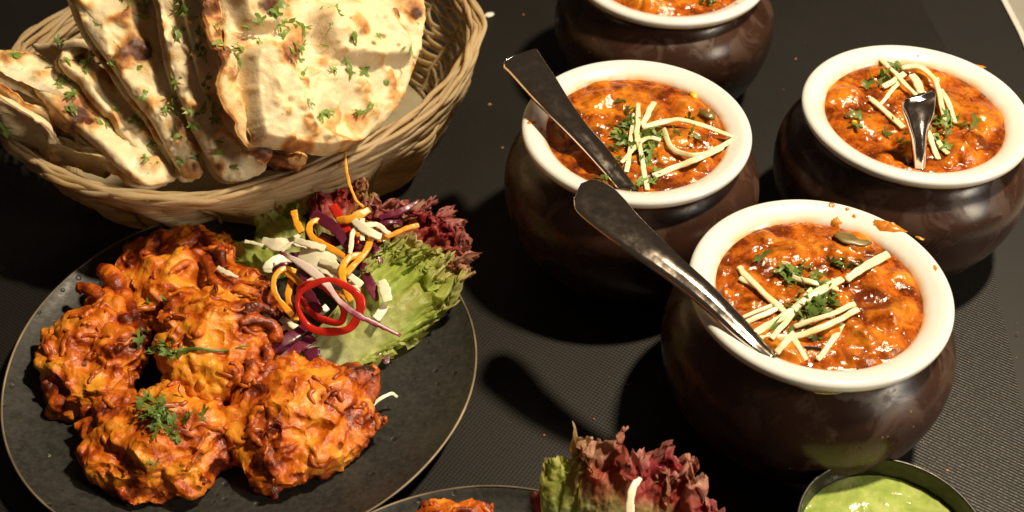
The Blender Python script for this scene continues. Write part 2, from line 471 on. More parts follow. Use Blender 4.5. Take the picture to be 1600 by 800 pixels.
# ------------------------------------------------------------------ clay serving pots
POTS = dict(A=(.1414, .4046), B=(.0641, .5194), C=(.2143, .5380), D=(.0935, .676))
BODY = smooth_profile([(.001, .0005), (.030, .0005), (.041, .0012), (.052, .008), (.0612, .020), (.0668, .034), (.0690, .048), (.0674, .060), (.0622, .069), (.0563, .0745), (.0540, .078), (.0545, .0812)], 44)
RIM = np.concatenate([catmull([(.0540, .0805), (.0575, .0817), (.0598, .0842), (.0601, .0868), (.0585, .0884), (.0555, .0884), (.0515, .0868), (.0480, .0845), (.0462, .0805), (.0455, .074), (.047, .066)], 40)])
pot_labels = dict(A='brown glazed pot with cream rim nearest the green chutney bowl', B='brown glazed pot in the middle whose spoon handle points to the basket',
                  C='brown glazed pot at the right edge of the table with spoon standing up', D='brown glazed pot at the back, partly cut off, without spoon')
pot_root = {}
vb, qb = lathe(BODY, 112); vr, qr = lathe(RIM, 112)
body_me = make_mesh('body', vb, qb); rim_me = make_mesh('rim', vr, qr)
for k, (x, y) in POTS.items():
    r_ = root('handi_pot', pot_labels[k], 'pot', (x, y, 0), 'brown pots of curry on the mat'); pot_root[k] = r_
    b_ = link('body', body_me, M['pot'], r_); b_.rotation_euler.z = {'A': 0.3, 'B': 2.2, 'C': 4.4, 'D': 5.2}[k]
    w_ = link('rim', rim_me, M['white'], r_); w_.rotation_euler.z = {'A': 1.3, 'B': 3.2, 'C': 0.4, 'D': 2.2}[k]

def smear(k, px, py, r, h, ax=1., ang=0., z=.0855):
    """raised blot of gravy on a pot's rim"""
    c = P(px, py, z); cx, cy = POTS[k]
    n1, n2 = 14, 28
    rho = np.linspace(0, 1, n1)[:, None]; t = (np.arange(n2) * 2 * np.pi / n2)[None]
    rad = r * (1 + .45 * fbm(np.stack([np.cos(t) * 2 + px, np.sin(t) * 2, np.zeros_like(t) + py], -1), 3))
    u, v = rho * rad * np.cos(t) * ax, rho * rad * np.sin(t) / ax
    x = c[0] + u * math.cos(ang) - v * math.sin(ang); y = c[1] + u * math.sin(ang) + v * math.cos(ang)
    R_ = np.hypot(x - cx, y - cy)
    srt = RIM[RIM[:, 1] > .0868 - 1e-9] if False else RIM[12:34]
    o_ = np.argsort(srt[:, 0]); zz = np.interp(R_, srt[o_, 0], srt[o_, 1])
    zz = zz + h * (1 - rho ** 2) * (1 + .5 * fbm(np.stack([x * 500, y * 500, x * 0], -1), 3)) - .00008
    V = np.stack([x, y, zz], -1).reshape(-1, 3)
    solid('sauce_smear', V, M['smear'], parent=pot_root[k], quads=grid_quads(n1, n2, cv=True))
smear('A', 1390, 357, .0052, .0018, 1.6, -.3, .087); smear('A', 1307, 350, .003, .0010, .9, 0, .085); smear('A', 1298, 327, .0018, .0006, .9)
smear('A', 1322, 334, .0012, .0005); smear('A', 1333, 343, .0012, .0005); smear('A', 1438, 372, .0015, .0004, 1.5, -.6, .087); smear('A', 1459, 426, .0016, .0003, .7)
smear('B', 831, 192, .0022, .0004, 1.4, .6, .088); smear('B', 845, 203, .0016, .0003, .7); smear('B', 893, 268, .001, .0003)
smear('C', 1530, 101, .0022, .0004, 1.5, -.3, .088); smear('C', 1433, 91, .0008, .0004); smear('C', 1330, 130, .0020, .0003, 2.0, .5, .0865)
smear('D', 1150, 10, .0012, .0004)

# curry
def curry(k, label, bumps=(), seed=0, dome=.0015, base=.0832, n_ch=20):
    cx, cy = POTS[k]; n1, n2 = 84, 230; R = .0478
    rho = np.linspace(0, 1, n1)[:, None]; t = (np.arange(n2) * 2 * np.pi / n2)[None]
    x, y = rho * R * np.cos(t), rho * R * np.sin(t) + 0 * rho
    q = np.stack([x, y, np.full_like(x, seed * 3.7)], -1)
    r = np.random.default_rng(seed)
    h = dome * (1 - rho ** 2) + .0014 * fbm(q * 60, 2) + .0010 * fbm(q * 170, 3) + .0004 * np.abs(fbm(q * 420, 2))
    for _ in range(n_ch):
        a, d, rr, hh = r.uniform(0, 6.28), R * .95 * math.sqrt(r.uniform()), r.uniform(.0035, .0100), r.uniform(.0012, .0040)
        dd = np.hypot(x - d * math.cos(a), y - d * math.sin(a)) * (1 + .22 * fbm(q * 150, 2)) / rr
        h = np.maximum(h, h * .5 + hh * np.sqrt(np.clip(1 - dd ** 2, 0, 1)) + .0002)
    for px, py, rr, hh in bumps:
        c = P(px, py, base + .002)
        dd = np.hypot(x + cx - c[0], y + cy - c[1]) * (1 + .25 * fbm(q * 170, 3)) / rr
        h = h + 1.5 * hh * np.exp(-dd ** 2 * 1.6)
    rise = np.clip(h / .003, -1, 1)
    h = h * (1 - sstep(.93, 1., rho) * .75) + .0006 * sstep(.97, 1, rho) * 0
    V = np.stack([x + cx, y + cy, base + h], -1).reshape(-1, 3)
    q_ = grid_quads(n1, n2, cv=True)
    o = solid('curry', V, M['curry'], label, 'curry', 'curries in the brown pots', origin=(cx, cy, base - .002), quads=q_, attrs={'rise': rise.ravel()})
    return o, (x + cx, y + cy, base + h)
cur = {}
cur['A'] = curry('A', 'orange brown curry topped with ginger strips in the pot by the chutney', [(1370, 450, .0065, .0035), (1390, 500, .0075, .004), (1345, 530, .006, .0025), (1360, 420, .005, .002), (1410, 430, .006, .002), (1310, 390, .007, .0012), (1270, 560, .004, -.002), (1180, 470, .006, .001), (1335, 560, .005, .002)], 1)
cur['B'] = curry('B', 'orange curry with looped ginger strip in the middle pot', [(1105, 185, .0065, .0045), (1085, 215, .007, .003), (1075, 165, .006, .002), (950, 150, .008, .0015), (920, 240, .008, .001), (1070, 255, .006, -.0015)], 2, .0022)
cur['C'] = curry('C', 'dark red curry with a heap of ginger in the right-hand pot', [(1340, 190, .006, .002), (1335, 160, .009, -.0015), (1530, 190, .010, .0022), (1500, 240, .008, .0024), (1510, 110, .005, .002), (1425, 250, .004, -.003)], 3)
cur['D'] = curry('D', 'bright orange curry in the cut-off pot at the back', [(1040, 5, .008, .004), (1000, 0, .008, .003)], 4, .003)

def on_curry(k, px, py, lift=0.):
    """point on the curry surface under photo pixel"""
    X, Y, Z = cur[k][1]
    p = P(px, py, .085)
    for _ in range(3):
        d = (X - p[0]) ** 2 + (Y - p[1]) ** 2; i = d.argmin(); p = P(px, py, Z.ravel()[i] + lift)
    return p

def blob_part(name, mat, parent, c, r3, seed, ang=0., n=(14, 22), amp=.18):
    t = np.linspace(0.02, np.pi - .02, n[0])[:, None]; a = (np.arange(n[1]) * 2 * np.pi / n[1])[None]
    d = np.stack([np.sin(t) * np.cos(a), np.sin(t) * np.sin(a), np.cos(t) + 0 * a], -1)
    k = 1 + amp * fbm(d * 1.6 + seed, 3)
    v = d * k[..., None] * np.array(r3); ca, sa = math.cos(ang), math.sin(ang)
    v = np.stack([v[..., 0] * ca - v[..., 1] * sa, v[..., 0] * sa + v[..., 1] * ca, v[..., 2]], -1)
    return solid(name, v.reshape(-1, 3) + c, mat, parent=parent, quads=grid_quads(n[0], n[1], cv=True))
blob_part('vegetable_piece', M['greenpiece'], cur['A'][0], on_curry('A', 1332, 372) + [0, 0, -.0007], (.0085, .0040, .0010), 1, -.35)
blob_part('vegetable_piece', M['yellowpiece'], cur['B'][0], on_curry('B', 1083, 150), (.0020, .0034, .0022), 2, .3)
blob_part('vegetable_piece', M['greenpiece'], cur['B'][0], on_curry('B', 876, 213), (.0014, .0032, .0012), 3, .5)
blob_part('vegetable_piece', M['greenpiece'], cur['B'][0], on_curry('B', 1105, 178), (.0050, .0032, .0016), 4, -.8)
blob_part('vegetable_piece', M['yellowpiece'], cur['C'][0], on_curry('C', 1463, 104), (.0014, .0018, .0015), 5, .3)
blob_part('vegetable_piece', M['greenpiece'], cur['C'][0], on_curry('C', 1333, 180), (.0045, .0030, .0014), 6, .3)
blob_part('vegetable_piece', M['greenpiece'], cur['C'][0], on_curry('C', 1515, 198), (.0040, .0020, .0012), 7, .7)
blob_part('vegetable_piece', M['yellowpiece'], cur['C'][0], on_curry('C', 1335, 191), (.0015, .0015, .0012), 8, .3)

# ginger strips: (pot, label, pixel path with lift above curry in mm, width mm, twist)
GIN = [
 ('A', 'ginger strip from upper left of the front curry to its heap centre', [(1155, 418, 2), (1165, 430, 2), (1195, 460, 2.5), (1226, 486, 3)], 2.6, .3),
 ('A', 'thin ginger strip just below the upper left one on the front curry', [(1156, 434, 1.5), (1190, 455, 2), (1230, 492, 3)], 2.0, .5),
 ('A', 'short ginger strip sticking left towards the spoon on the front curry', [(1161, 496, 1.2), (1190, 484, 1.6), (1216, 474, 2)], 1.7, 0),
 ('A', 'short ginger strip beside the spoon, the lower of a close pair', [(1163, 505, 1.2), (1190, 493, 1.6), (1219, 480, 2)], 2.0, .3),
 ('A', 'long wide ginger strip lying diagonally on top of the front heap', [(1182, 519, 2), (1230, 490, 4), (1275, 458, 5), (1316, 436, 5)], 3.0, .5),
 ('A', 'steep ginger strip under the long diagonal one on the front curry', [(1205, 530, 1.6), (1240, 488, 3.4), (1268, 452, 4)], 2.2, -.4),
 ('A', 'curved ginger strip reaching right across the front curry', [(1180, 529, 2), (1240, 525, 2.6), (1296, 507, 3), (1340, 483, 3)], 2.4, .3),
 ('A', 'ginger strip just above the long curved one on the front curry', [(1240, 510, 2), (1290, 494, 3.4), (1335, 475, 3.6)], 2.0, 0),
 ('A', 'ginger strip bending down to the lower rim of the front curry', [(1278, 562, 1), (1297, 536, 2), (1316, 506, 2.4)], 2.2, .3),
 ('A', 'pale ginger strip lying over the coriander on the front curry', [(1238, 434, 3), (1268, 441, 4), (1310, 452, 3.5)], 2.4, .6),
 ('A', 'thick lone ginger strip at upper right of the front curry', [(1323, 436, 3.5), (1352, 417, 4.5), (1387, 398, 4)], 3.4, .1),
 ('A', 'small ginger piece by the spoon bowl in the front curry', [(1212, 550, .8), (1226, 536, 1.2), (1240, 520, 1.6)], 2.4, 0),
 ('A', 'ginger piece pointing down at the lower middle of the front curry', [(1238, 526, 1.6), (1250, 545, 1.0), (1260, 562, .6)], 2.4, .2),
 ('B', 'upright ginger strip at the left of the middle pot heap', [(997, 162, 3), (996, 200, 4), (995, 222, 3.5)], 2.3, .2),
 ('B', 'long upright ginger strip crossing into the spoon in the middle pot', [(990, 178, 2.5), (985, 225, 3), (979, 268, 1.6)], 2.0, 0),
 ('B', 'ginger strip slanting down to the front rim of the middle pot', [(994, 205, 4), (1003, 250, 2.8), (1012, 297, 1)], 2.4, .3),
 ('B', 'short ginger strip leaning right at the top of the middle heap', [(1021, 160, 2.5), (1012, 178, 3), (1003, 196, 3.4)], 2.8, .2),
 ('B', 'ginger ribbon forming the upper arm of the loop in the middle pot', [(1004, 199, 4), (1039, 190, 5), (1064, 188, 6), (1101, 197, 6), (1149, 215, 4)], 2.6, .8),
 ('B', 'ginger ribbon forming the lower arm of the loop in the middle pot', [(1149, 217, 3.6), (1118, 233, 3), (1089, 243, 3), (1062, 239, 3), (1046, 225, 3.6), (1037, 201, 4.4)], 2.4, .6),
 ('B', 'straight ginger strip at lower right of the middle pot', [(1021, 275, 1.5), (1057, 261, 2), (1095, 246, 2.2), (1128, 230, 2.4)], 2.6, .1),
 ('B', 'small bowed ginger strip over the coriander in the middle pot', [(971, 254, 2), (993, 229, 3.6), (1012, 216, 4.4), (1032, 218, 3.6)], 2.0, .5),
 ('C', 'ginger strip at the very top of the heap in the right-hand pot', [(1374, 91, 2.5), (1400, 116, 4.5), (1431, 149, 5)], 2.4, .4),
 ('C', 'ginger strip pointing left at the spoon handle in the right-hand pot', [(1360, 154, 2), (1382, 173, 3), (1412, 199, 3)], 2.6, .2),
 ('C', 'short bright ginger strip at upper left of the right-hand heap', [(1380, 136, 3), (1396, 127, 4), (1413, 115, 5)], 2.8, .2),
 ('C', 'long ginger ribbon arching over the right of the heap behind the spoon', [(1408, 106, 5), (1436, 105, 6.5), (1460, 124, 7), (1470, 158, 5), (1475, 188, 3)], 2.8, .6),
 ('C', 'thin ginger strip leaning down under the right-hand heap', [(1376, 163, 2), (1390, 146, 3), (1406, 128, 4)], 2.0, .2),
 ('C', 'ginger strip beside the coriander at right of the standing spoon', [(1470, 140, 4), (1482, 162, 3.4), (1493, 192, 2.4)], 2.6, .4),
 ('C', 'lower ginger strip right of the standing spoon, the inner one', [(1450, 205, 3), (1458, 228, 2.2), (1466, 248, 1)], 2.6, .2),
 ('C', 'lower ginger strip right of the standing spoon, the outer one', [(1459, 210, 3), (1470, 228, 2.2), (1481, 240, 1)], 2.4, .2),
 ('C', 'broad ginger chip in the middle of the right-hand heap', [(1425, 118, 4.5), (1434, 132, 5), (1440, 146, 5)], 4.2, .2),
]
for k, lab, path, w, tw in GIN:
    pts = np.array([on_curry(k, px, py, l * .0008) for px, py, l in path])
    c = catmull(pts, 26); px_seed = path[0][0] * .37
    V, Q, T = strip(c, np.linspace(w * .9, w, 26) * .00120 * (1 + .16 * perlin(np.c_[np.linspace(0, 5, 26), np.full(26, px_seed), np.zeros(26)])), w * .00055, sq=3.2, k=12, twist=tw, taper=.5)
    V = V + np.stack([.0005 * fbm(V * 110 + 3, 2), .0005 * fbm(V * 110 + 8, 2), .0002 * fbm(V * 300, 2)], -1)
    solid('ginger_strip', V, M['ginger'], lab, 'ginger', 'ginger strips on the curries', quads=Q, tris=T)

# chopped coriander
def leaf_mesh(seed, L=.0042, thin=1.):
    r = np.random.default_rng(seed); n1, n2 = 5, 18
    rho = np.linspace(.08, 1, n1)[:, None]; t = (np.arange(n2) * 2 * np.pi / n2)[None]
    lobes = .62 + .30 * np.cos(t * r.integers(2, 5) + r.uniform(0, 6)) + .14 * np.cos(t * 7 + r.uniform(0, 6))
    x, y = rho * lobes * np.cos(t) * r.uniform(.8, 1.2), rho * lobes * np.sin(t) * r.uniform(.35, .8) * thin
    z = .25 * np.sin(2.2 * x + r.uniform(0, 6)) + .4 * y * y * r.choice([-1, 1]) + .06 * np.sin(9 * t)
    return make_mesh('leaf_piece', np.stack([x, y, z], -1).reshape(-1, 3) * L, grid_quads(n1, n2, cv=True))
LEAVES = [leaf_mesh(s) for s in range(9)]
for m_ in LEAVES: m_.materials.append(M['coriander'])
DRY = [leaf_mesh(s + 40, .0032, .6) for s in range(6)]
for m_ in DRY: m_.materials.append(M['dryherb'])

def sprinkle(name, label, pts, meshes, group, seed, smin=.7, smax=1.3, tilt=.7):
    """a pinch of chopped leaves: pts are places on the food"""
    pts = np.asarray(pts); c = pts.mean(0); r = np.random.default_rng(seed)
    o = root(name, label, 'herbs', (c[0], c[1], pts[:, 2].min()), group)
    for p in pts:
        ch = bpy.data.objects.new('leaf_piece', meshes[r.integers(len(meshes))]); COL.objects.link(ch)
        ch.parent = o; ch.location = Vector(p) - Vector(o['_o'])
        ch.rotation_euler = (r.normal(0, tilt), r.normal(0, tilt), r.uniform(0, 6.28)); s = r.uniform(smin, smax); ch.scale = (s, s, s)
    return o
def cluster(k, spots, seed):
    r = np.random.default_rng(seed); out = []
    for px, py, sx, sy, n, lift in spots:
        for _ in range(n): out.append(on_curry(k, px + r.normal(0, sx), py + r.normal(0, sy), .0006 + r.uniform(0, lift)))
    return out
sprinkle('chopped_coriander', 'chopped coriander under the ginger on the front curry', cluster('A', [(1240, 420, 18, 9, 14, .002), (1285, 470, 16, 16, 26, .003), (1260, 500, 20, 18, 12, .002), (1310, 415, 22, 5, 10, .001), (1275, 440, 18, 8, 10, .003)], 1), LEAVES, 'chopped coriander on the curries', 1, .9, 1.7)
sprinkle('chopped_coriander', 'chopped coriander around the ginger in the middle pot', cluster('B', [(982, 185, 9, 14, 14, .002), (975, 230, 10, 16, 14, .002), (1018, 225, 14, 16, 22, .003), (1010, 285, 12, 5, 5, .001), (955, 275, 6, 10, 5, .0), (1070, 205, 14, 10, 5, .002)], 2), LEAVES, 'chopped coriander on the curries', 2, .9, 1.7)
sprinkle('chopped_coriander', 'chopped coriander beside the standing spoon in the right-hand pot', cluster('C', [(1485, 185, 12, 14, 16, .004), (1475, 215, 10, 12, 10, .002), (1370, 122, 8, 5, 5, .003), (1410, 215, 12, 12, 8, .001), (1390, 110, 10, 5, 6, .003), (1345, 185, 10, 8, 5, .001)], 3), LEAVES, 'chopped coriander on the curries', 3, .9, 1.6)
sprinkle('chopped_coriander', 'dark herb fleck on the cut-off curry at the back', cluster('D', [(1105, 4, 12, 3, 5, .001)], 4), LEAVES, 'chopped coriander on the curries', 4)

# spoons
def loft(name, Lpx, Rpx, zs, th, mat, parent, n=60, dz=0.):
    L = catmull([P(*p, z) for p, z in zip(Lpx, zs)], n); R = catmull([P(*p, z) for p, z in zip(Rpx, zs)], n)
    c, h = (L + R) / 2, (R - L) / 2
    t = nrm(np.gradient(c, axis=0)); nn = nrm(np.cross(h, t)); nn = nn * np.sign(nn[:, 2:3])
    th = np.interp(np.linspace(0, 1, n), np.linspace(0, 1, len(th)), th)[:, None]
    prof = [(-1, -.5), (-1.0, .0), (-.96, .34), (-.88, .58), (-.76, .60), (-.45, .92), (0, 1.10), (.45, .92), (.76, .60), (.88, .58), (.96, .34), (1.0, .0), (1, -.5), (.9, -.62), (.3, -.55), (0, -.54), (-.3, -.55), (-.9, -.62)]
    V = np.stack([c + h * x + nn * th * y for x, y in prof], 1); k = len(prof)
    V = V.reshape(-1, 3); m = n; V = np.concatenate([V, c[:1], c[-1:]]); ids = np.arange(k)
    T = np.concatenate([np.stack([np.full(k, m * k), (ids + 1) % k, ids], -1), np.stack([np.full(k, m * k + 1), (m - 1) * k + ids, (m - 1) * k + (ids + 1) % k], -1)])
    ho = solid(name, V, mat, parent=parent, quads=grid_quads(m, k, cv=True), tris=T); ho['_o'] = list(parent['_o'])
    parent['_h'] = ho.name
    return c, h, nn, t
def bowl_part(parent, c, d, length, width, depth):
    """hollow spoon bowl: c = where the neck joins, d = direction"""
    d = nrm(np.asarray(d, float)); s = nrm(np.cross(d, [0, 0, 1])); u = np.cross(s, d)
    a = np.linspace(0, 1, 16)[:, None]; t = np.linspace(-1, 1, 18)[None]
    w = width / 2 * np.sin(np.pi * (a * .97 + .015)) ** .62
    y = w * t; x = a * length + 0 * t; z = -depth * (1 - t ** 2) * np.sin(np.pi * a) ** .7
    top = c + x[..., None] * d + y[..., None] * s + z[..., None] * u; bot = top - u * .0011
    V = np.concatenate([top.reshape(-1, 3), bot.reshape(-1, 3)]); n = 16 * 18
    Q = np.concatenate([grid_quads(16, 18), grid_quads(16, 18, off=n)[:, ::-1]])
    i = np.arange(15); e = []
    for j in (0, 17): e.append(np.stack([i * 18 + j, (i + 1) * 18 + j, n + (i + 1) * 18 + j, n + i * 18 + j], -1))
    solid('spoon_bowl', V, M['steel'], parent=parent, quads=np.concatenate([Q] + e))
def engraving(parent, text, pos, d, side, nrmv, size):
    cu = bpy.data.curves.new('engraved_word', 'FONT'); cu.body = text; cu.size = size; cu.extrude = .00004; cu.align_x = 'CENTER'; cu.align_y = 'CENTER'
    tmp = bpy.data.objects.new('tmp', cu); COL.objects.link(tmp); bpy.context.view_layer.update()
    me = bpy.data.meshes.new_from_object(tmp.evaluated_get(bpy.context.evaluated_depsgraph_get())); bpy.data.objects.remove(tmp); me.materials.clear(); me.materials.append(M['engrave'])
    o = bpy.data.objects.new('engraved_word', me); COL.objects.link(o); o.parent = parent
    d, nrmv = nrm(d), nrm(nrmv); s = np.cross(nrmv, d)
    o.matrix_local = Matrix(((d[0], s[0], nrmv[0], pos[0] - parent['_o'][0]), (d[1], s[1], nrmv[1], pos[1] - parent['_o'][1]), (d[2], s[2], nrmv[2], pos[2] - parent['_o'][2]), (0, 0, 0, 1)))

s1 = root('spoon', 'steel spoon with rounded handle leaning out of the front pot', 'spoon', P(1190, 545, .083), 'steel spoons in the pots')
c, h, nn, t = loft('handle', [(896, 312), (899, 326), (917, 344), (945, 366), (970, 384), (1012, 413), (1049, 439), (1085, 467), (1120, 497), (1150, 525), (1178, 548), (1202, 566)],
                   [(908, 287), (930, 281), (957, 293), (980, 316), (999, 339), (1042, 382), (1075, 414), (1106, 442), (1138, 474), (1163, 500), (1185, 525), (1214, 558)],
                   [.108, .1075, .1065, .1055, .1045, .1020, .0990, .0960, .0925, .0895, .0875, .0850], [.0016, .0022, .0024, .0024, .0026, .003, .003, .0026, .0022, .0016], M['steel'], s1)
bowl_part(s1, P(1204, 562, .0852), P(1310, 582, .084) - P(1200, 560, .085), .040, .026, .0045)
s2 = root('spoon', 'steel spoon with angular handle leaning out of the middle pot', 'spoon', P(970, 290, .083), 'steel spoons in the pots')
c, h, nn, t = loft('handle', [(788, 97), (787, 104), (796, 113), (836, 157), (874, 194), (905, 226), (936, 260), (966, 296)],
                   [(832, 78), (840, 78), (845, 86), (871, 126), (899, 172), (922, 203), (949, 233), (998, 299)],
                   [.1035, .1035, .103, .1000, .0965, .0935, .0900, .0850], [.0012, .0022, .0024, .0026, .003, .003, .0024, .0016], M['steel'], s2)
bowl_part(s2, P(980, 296, .0850), np.array([.12, .45, -.85]), .030, .022, .004)
i = 41; engraving(bpy.data.objects[s2['_h']], 'STAINLESS', c[i] + nn[i] * .0016, t[i], h[i], nn[i], .0022)
b0 = P(1437, 262, .083)
s3 = root('spoon', 'steel spoon standing upright in the right-hand pot, handle towards the viewer', 'spoon', b0, 'steel spoons in the pots')
ztop = .158
c, h, nn, t = loft('handle', [(1417, 154), (1413, 161), (1412, 174), (1418, 193), (1425, 216), (1427, 240), (1428, 264)],
                   [(1456, 141), (1461, 147), (1461, 158), (1457, 180), (1448, 206), (1446, 236), (1446, 264)],
                   [.1180, .1157, .1117, .1054, .0984, .0907, .0830], [.0012, .0024, .0026, .0028, .003, .0028, .002], M['steel'], s3)
bowl_part(s3, P(1437, 258, .0835), np.array([0, .35, -.35]), .03, .022, .003)
# cursive mark on the standing spoon's handle
q = np.linspace(0, 1, 90); i0 = 26
wx = .0012 * np.sin(q * 28) * (1 - .3 * q); wy = -.0042 + q * .0084 + .0009 * np.cos(q * 28)
pc = c[i0] + nn[i0] * .0015
V, Q, T = strip(pc + nrm(h[i0]) * wx[:, None] - t[i0] * wy[:, None], .0003, .0001, up=nn[i0], k=6)
solid('engraved_mark', V, M['engrave'], parent=bpy.data.objects[s3['_h']], quads=Q, tris=T)

# ------------------------------------------------------------------ chutney bowl
CH = np.array([.1644, .3030, 0])
ch = root('sauce_bowl', 'small dark steel bowl of green chutney at the bottom edge', 'bowl', CH)
pr = np.concatenate([catmull([(.001, .0005), (.022, .0005), (.028, .003), (.036, .018), (.0395, .034), (.0402, .0392)], 20), catmull([(.0404, .0400), (.0400, .0405), (.0394, .0400), (.0386, .034), (.034, .016), (.024, .004), (.001, .003)], 24)])
v, q = lathe(pr, 96, CH); sh_ = solid('shell', v, M['dark_steel'], parent=ch, quads=q); sh_['_o'] = list(ch['_o'])
tt = np.arange(96) * 2 * np.pi / 96
v, q = closed_tube(np.stack([CH[0] + .0401 * np.cos(tt), CH[1] + .0401 * np.sin(tt), np.full(96, .0402)], -1), .0016, .0013, np.array([0, 0, 1.]))
solid('rolled_rim', v, M['dark_steel'], parent=sh_, quads=q)
n1, n2 = 50, 120; rho = np.linspace(0, 1, n1)[:, None]; a = (np.arange(n2) * 2 * np.pi / n2)[None]
x, y = rho * .0380 * np.cos(a), rho * .0380 * np.sin(a)
qq = np.stack([x, y, 0 * x + 5], -1)
z = .0305 + .0013 * fbm(qq * 70, 3) * (1 - rho ** 3) + .0025 * (1 - rho ** 2) + .0006 * np.maximum(0, fbm(qq * 160, 2)) 
solid('green_chutney', np.stack([x + CH[0], y + CH[1], z], -1).reshape(-1, 3), M['chutney'], 'creamy green chutney filling the small steel bowl', 'chutney', origin=(CH[0], CH[1], .027), quads=grid_quads(n1, n2, cv=True))

# ------------------------------------------------------------------ plates
def plate(label, c, R, seed, amp, center_rot=0.):
    c = np.array([*c, 0.])
    th_k = np.radians([-180, -140, -100, -60, -20, 20, 60, 100, 140])
    def wob(t): return 1 + amp * (.5 * np.sin(2 * t + seed) + .4 * np.sin(3 * t + 2 * seed) + .25 * np.sin(5 * t + seed))
    prof = np.array([(.0005, .0045), (.40, .0046), (.62, .0052), (.78, .0070), (.88, .0098), (.95, .0132), (.985, .0156), (1.0, .0166)])
    pr = catmull(np.c_[prof[:, 0] * R, prof[:, 1]], 40)
    und = catmull([(R * 1.004, .0158), (R * .99, .0136), (R * .90, .0070), (R * .72, .0015), (R * .6, .0006), (.0005, .0006)], 16)
    o = root('dinner_plate', label, 'plate', c, 'dark stoneware plates')
    v, q = lathe(np.concatenate([pr, und]), 200, c, wob); solid('glazed_dish', v, M['plate'], parent=o, quads=q)
    t = np.arange(220) * 2 * np.pi / 220; k = wob(t) * R * 1.002
    v, q = closed_tube(np.stack([c[0] + k * np.cos(t), c[1] + k * np.sin(t), np.full(220, .0163) + .0002 * np.sin(9 * t)], -1), .0012, .0013, np.array([0, 0, 1.]))
    solid('raw_edge', v, M['raw'], parent=o, quads=q)
    return o
plate('dark stoneware plate with brown edge carrying the onion fritters', (-.1349, .4175), .1160, 1.1, .012)
plate('dark stoneware plate mostly cut off at the bottom edge', (-.0069, .2385), .1030, 2.3, .004)

# ------------------------------------------------------------------ onion bhajis
def tmp_eval(V, quads, tris, voxel, smooth_it):
    me = make_mesh('tmp', V, quads, tris); o = bpy.data.objects.new('tmp', me); COL.objects.link(o)
    m = o.modifiers.new('r', 'REMESH'); m.mode = 'VOXEL'; m.voxel_size = voxel
    s = o.modifiers.new('s', 'SMOOTH'); s.factor = .5; s.iterations = smooth_it
    dg = bpy.context.evaluated_depsgraph_get(); ev = o.evaluated_get(dg); em = ev.to_mesh()
    n = len(em.vertices); co = np.empty(n * 3, np.float32); em.vertices.foreach_get('co', co)
    no = np.empty(n * 3, np.float32); em.vertices.foreach_get('normal', no)
    nl = len(em.loops); li = np.empty(nl, np.int32); em.loops.foreach_get('vertex_index', li)
    tot = np.empty(len(em.polygons), np.int32); em.polygons.foreach_get('loop_total', tot)
    st = np.empty(len(em.polygons), np.int32); em.polygons.foreach_get('loop_start', st)
    q4 = st[tot == 4]; q3 = st[tot == 3]
    Q = li[q4[:, None] + np.arange(4)] if len(q4) else None; T = li[q3[:, None] + np.arange(3)] if len(q3) else None
    ev.to_mesh_clear(); bpy.data.objects.remove(o); bpy.data.meshes.remove(me)
    return co.reshape(-1, 3).astype(float), no.reshape(-1, 3).astype(float), Q, T
def uv_ball(c, r, seed, amp=.25, squash=1.):
    t = np.linspace(.02, np.pi - .02, 14)[:, None]; a = (np.arange(20) * 2 * np.pi / 20)[None]
    d = np.stack([np.sin(t) * np.cos(a), np.sin(t) * np.sin(a), np.cos(t) + 0 * a], -1)
    k = r * (1 + amp * fbm(d * 1.7 + seed * 7.1, 2)); v = d * k[..., None]; v[..., 2] *= squash
    v = v.reshape(-1, 3) + c; n = len(v); Q = grid_quads(14, 20, cv=True)
    V = np.concatenate([v, v[:20].mean(0)[None], v[-20:].mean(0)[None]]); i = np.arange(20)
    T = np.concatenate([np.stack([np.full(20, n), (i + 1) % 20, i], -1), np.stack([np.full(20, n + 1), n - 20 + i, n - 20 + (i + 1) % 20], -1)])
    return V, Q, T
BH = {}
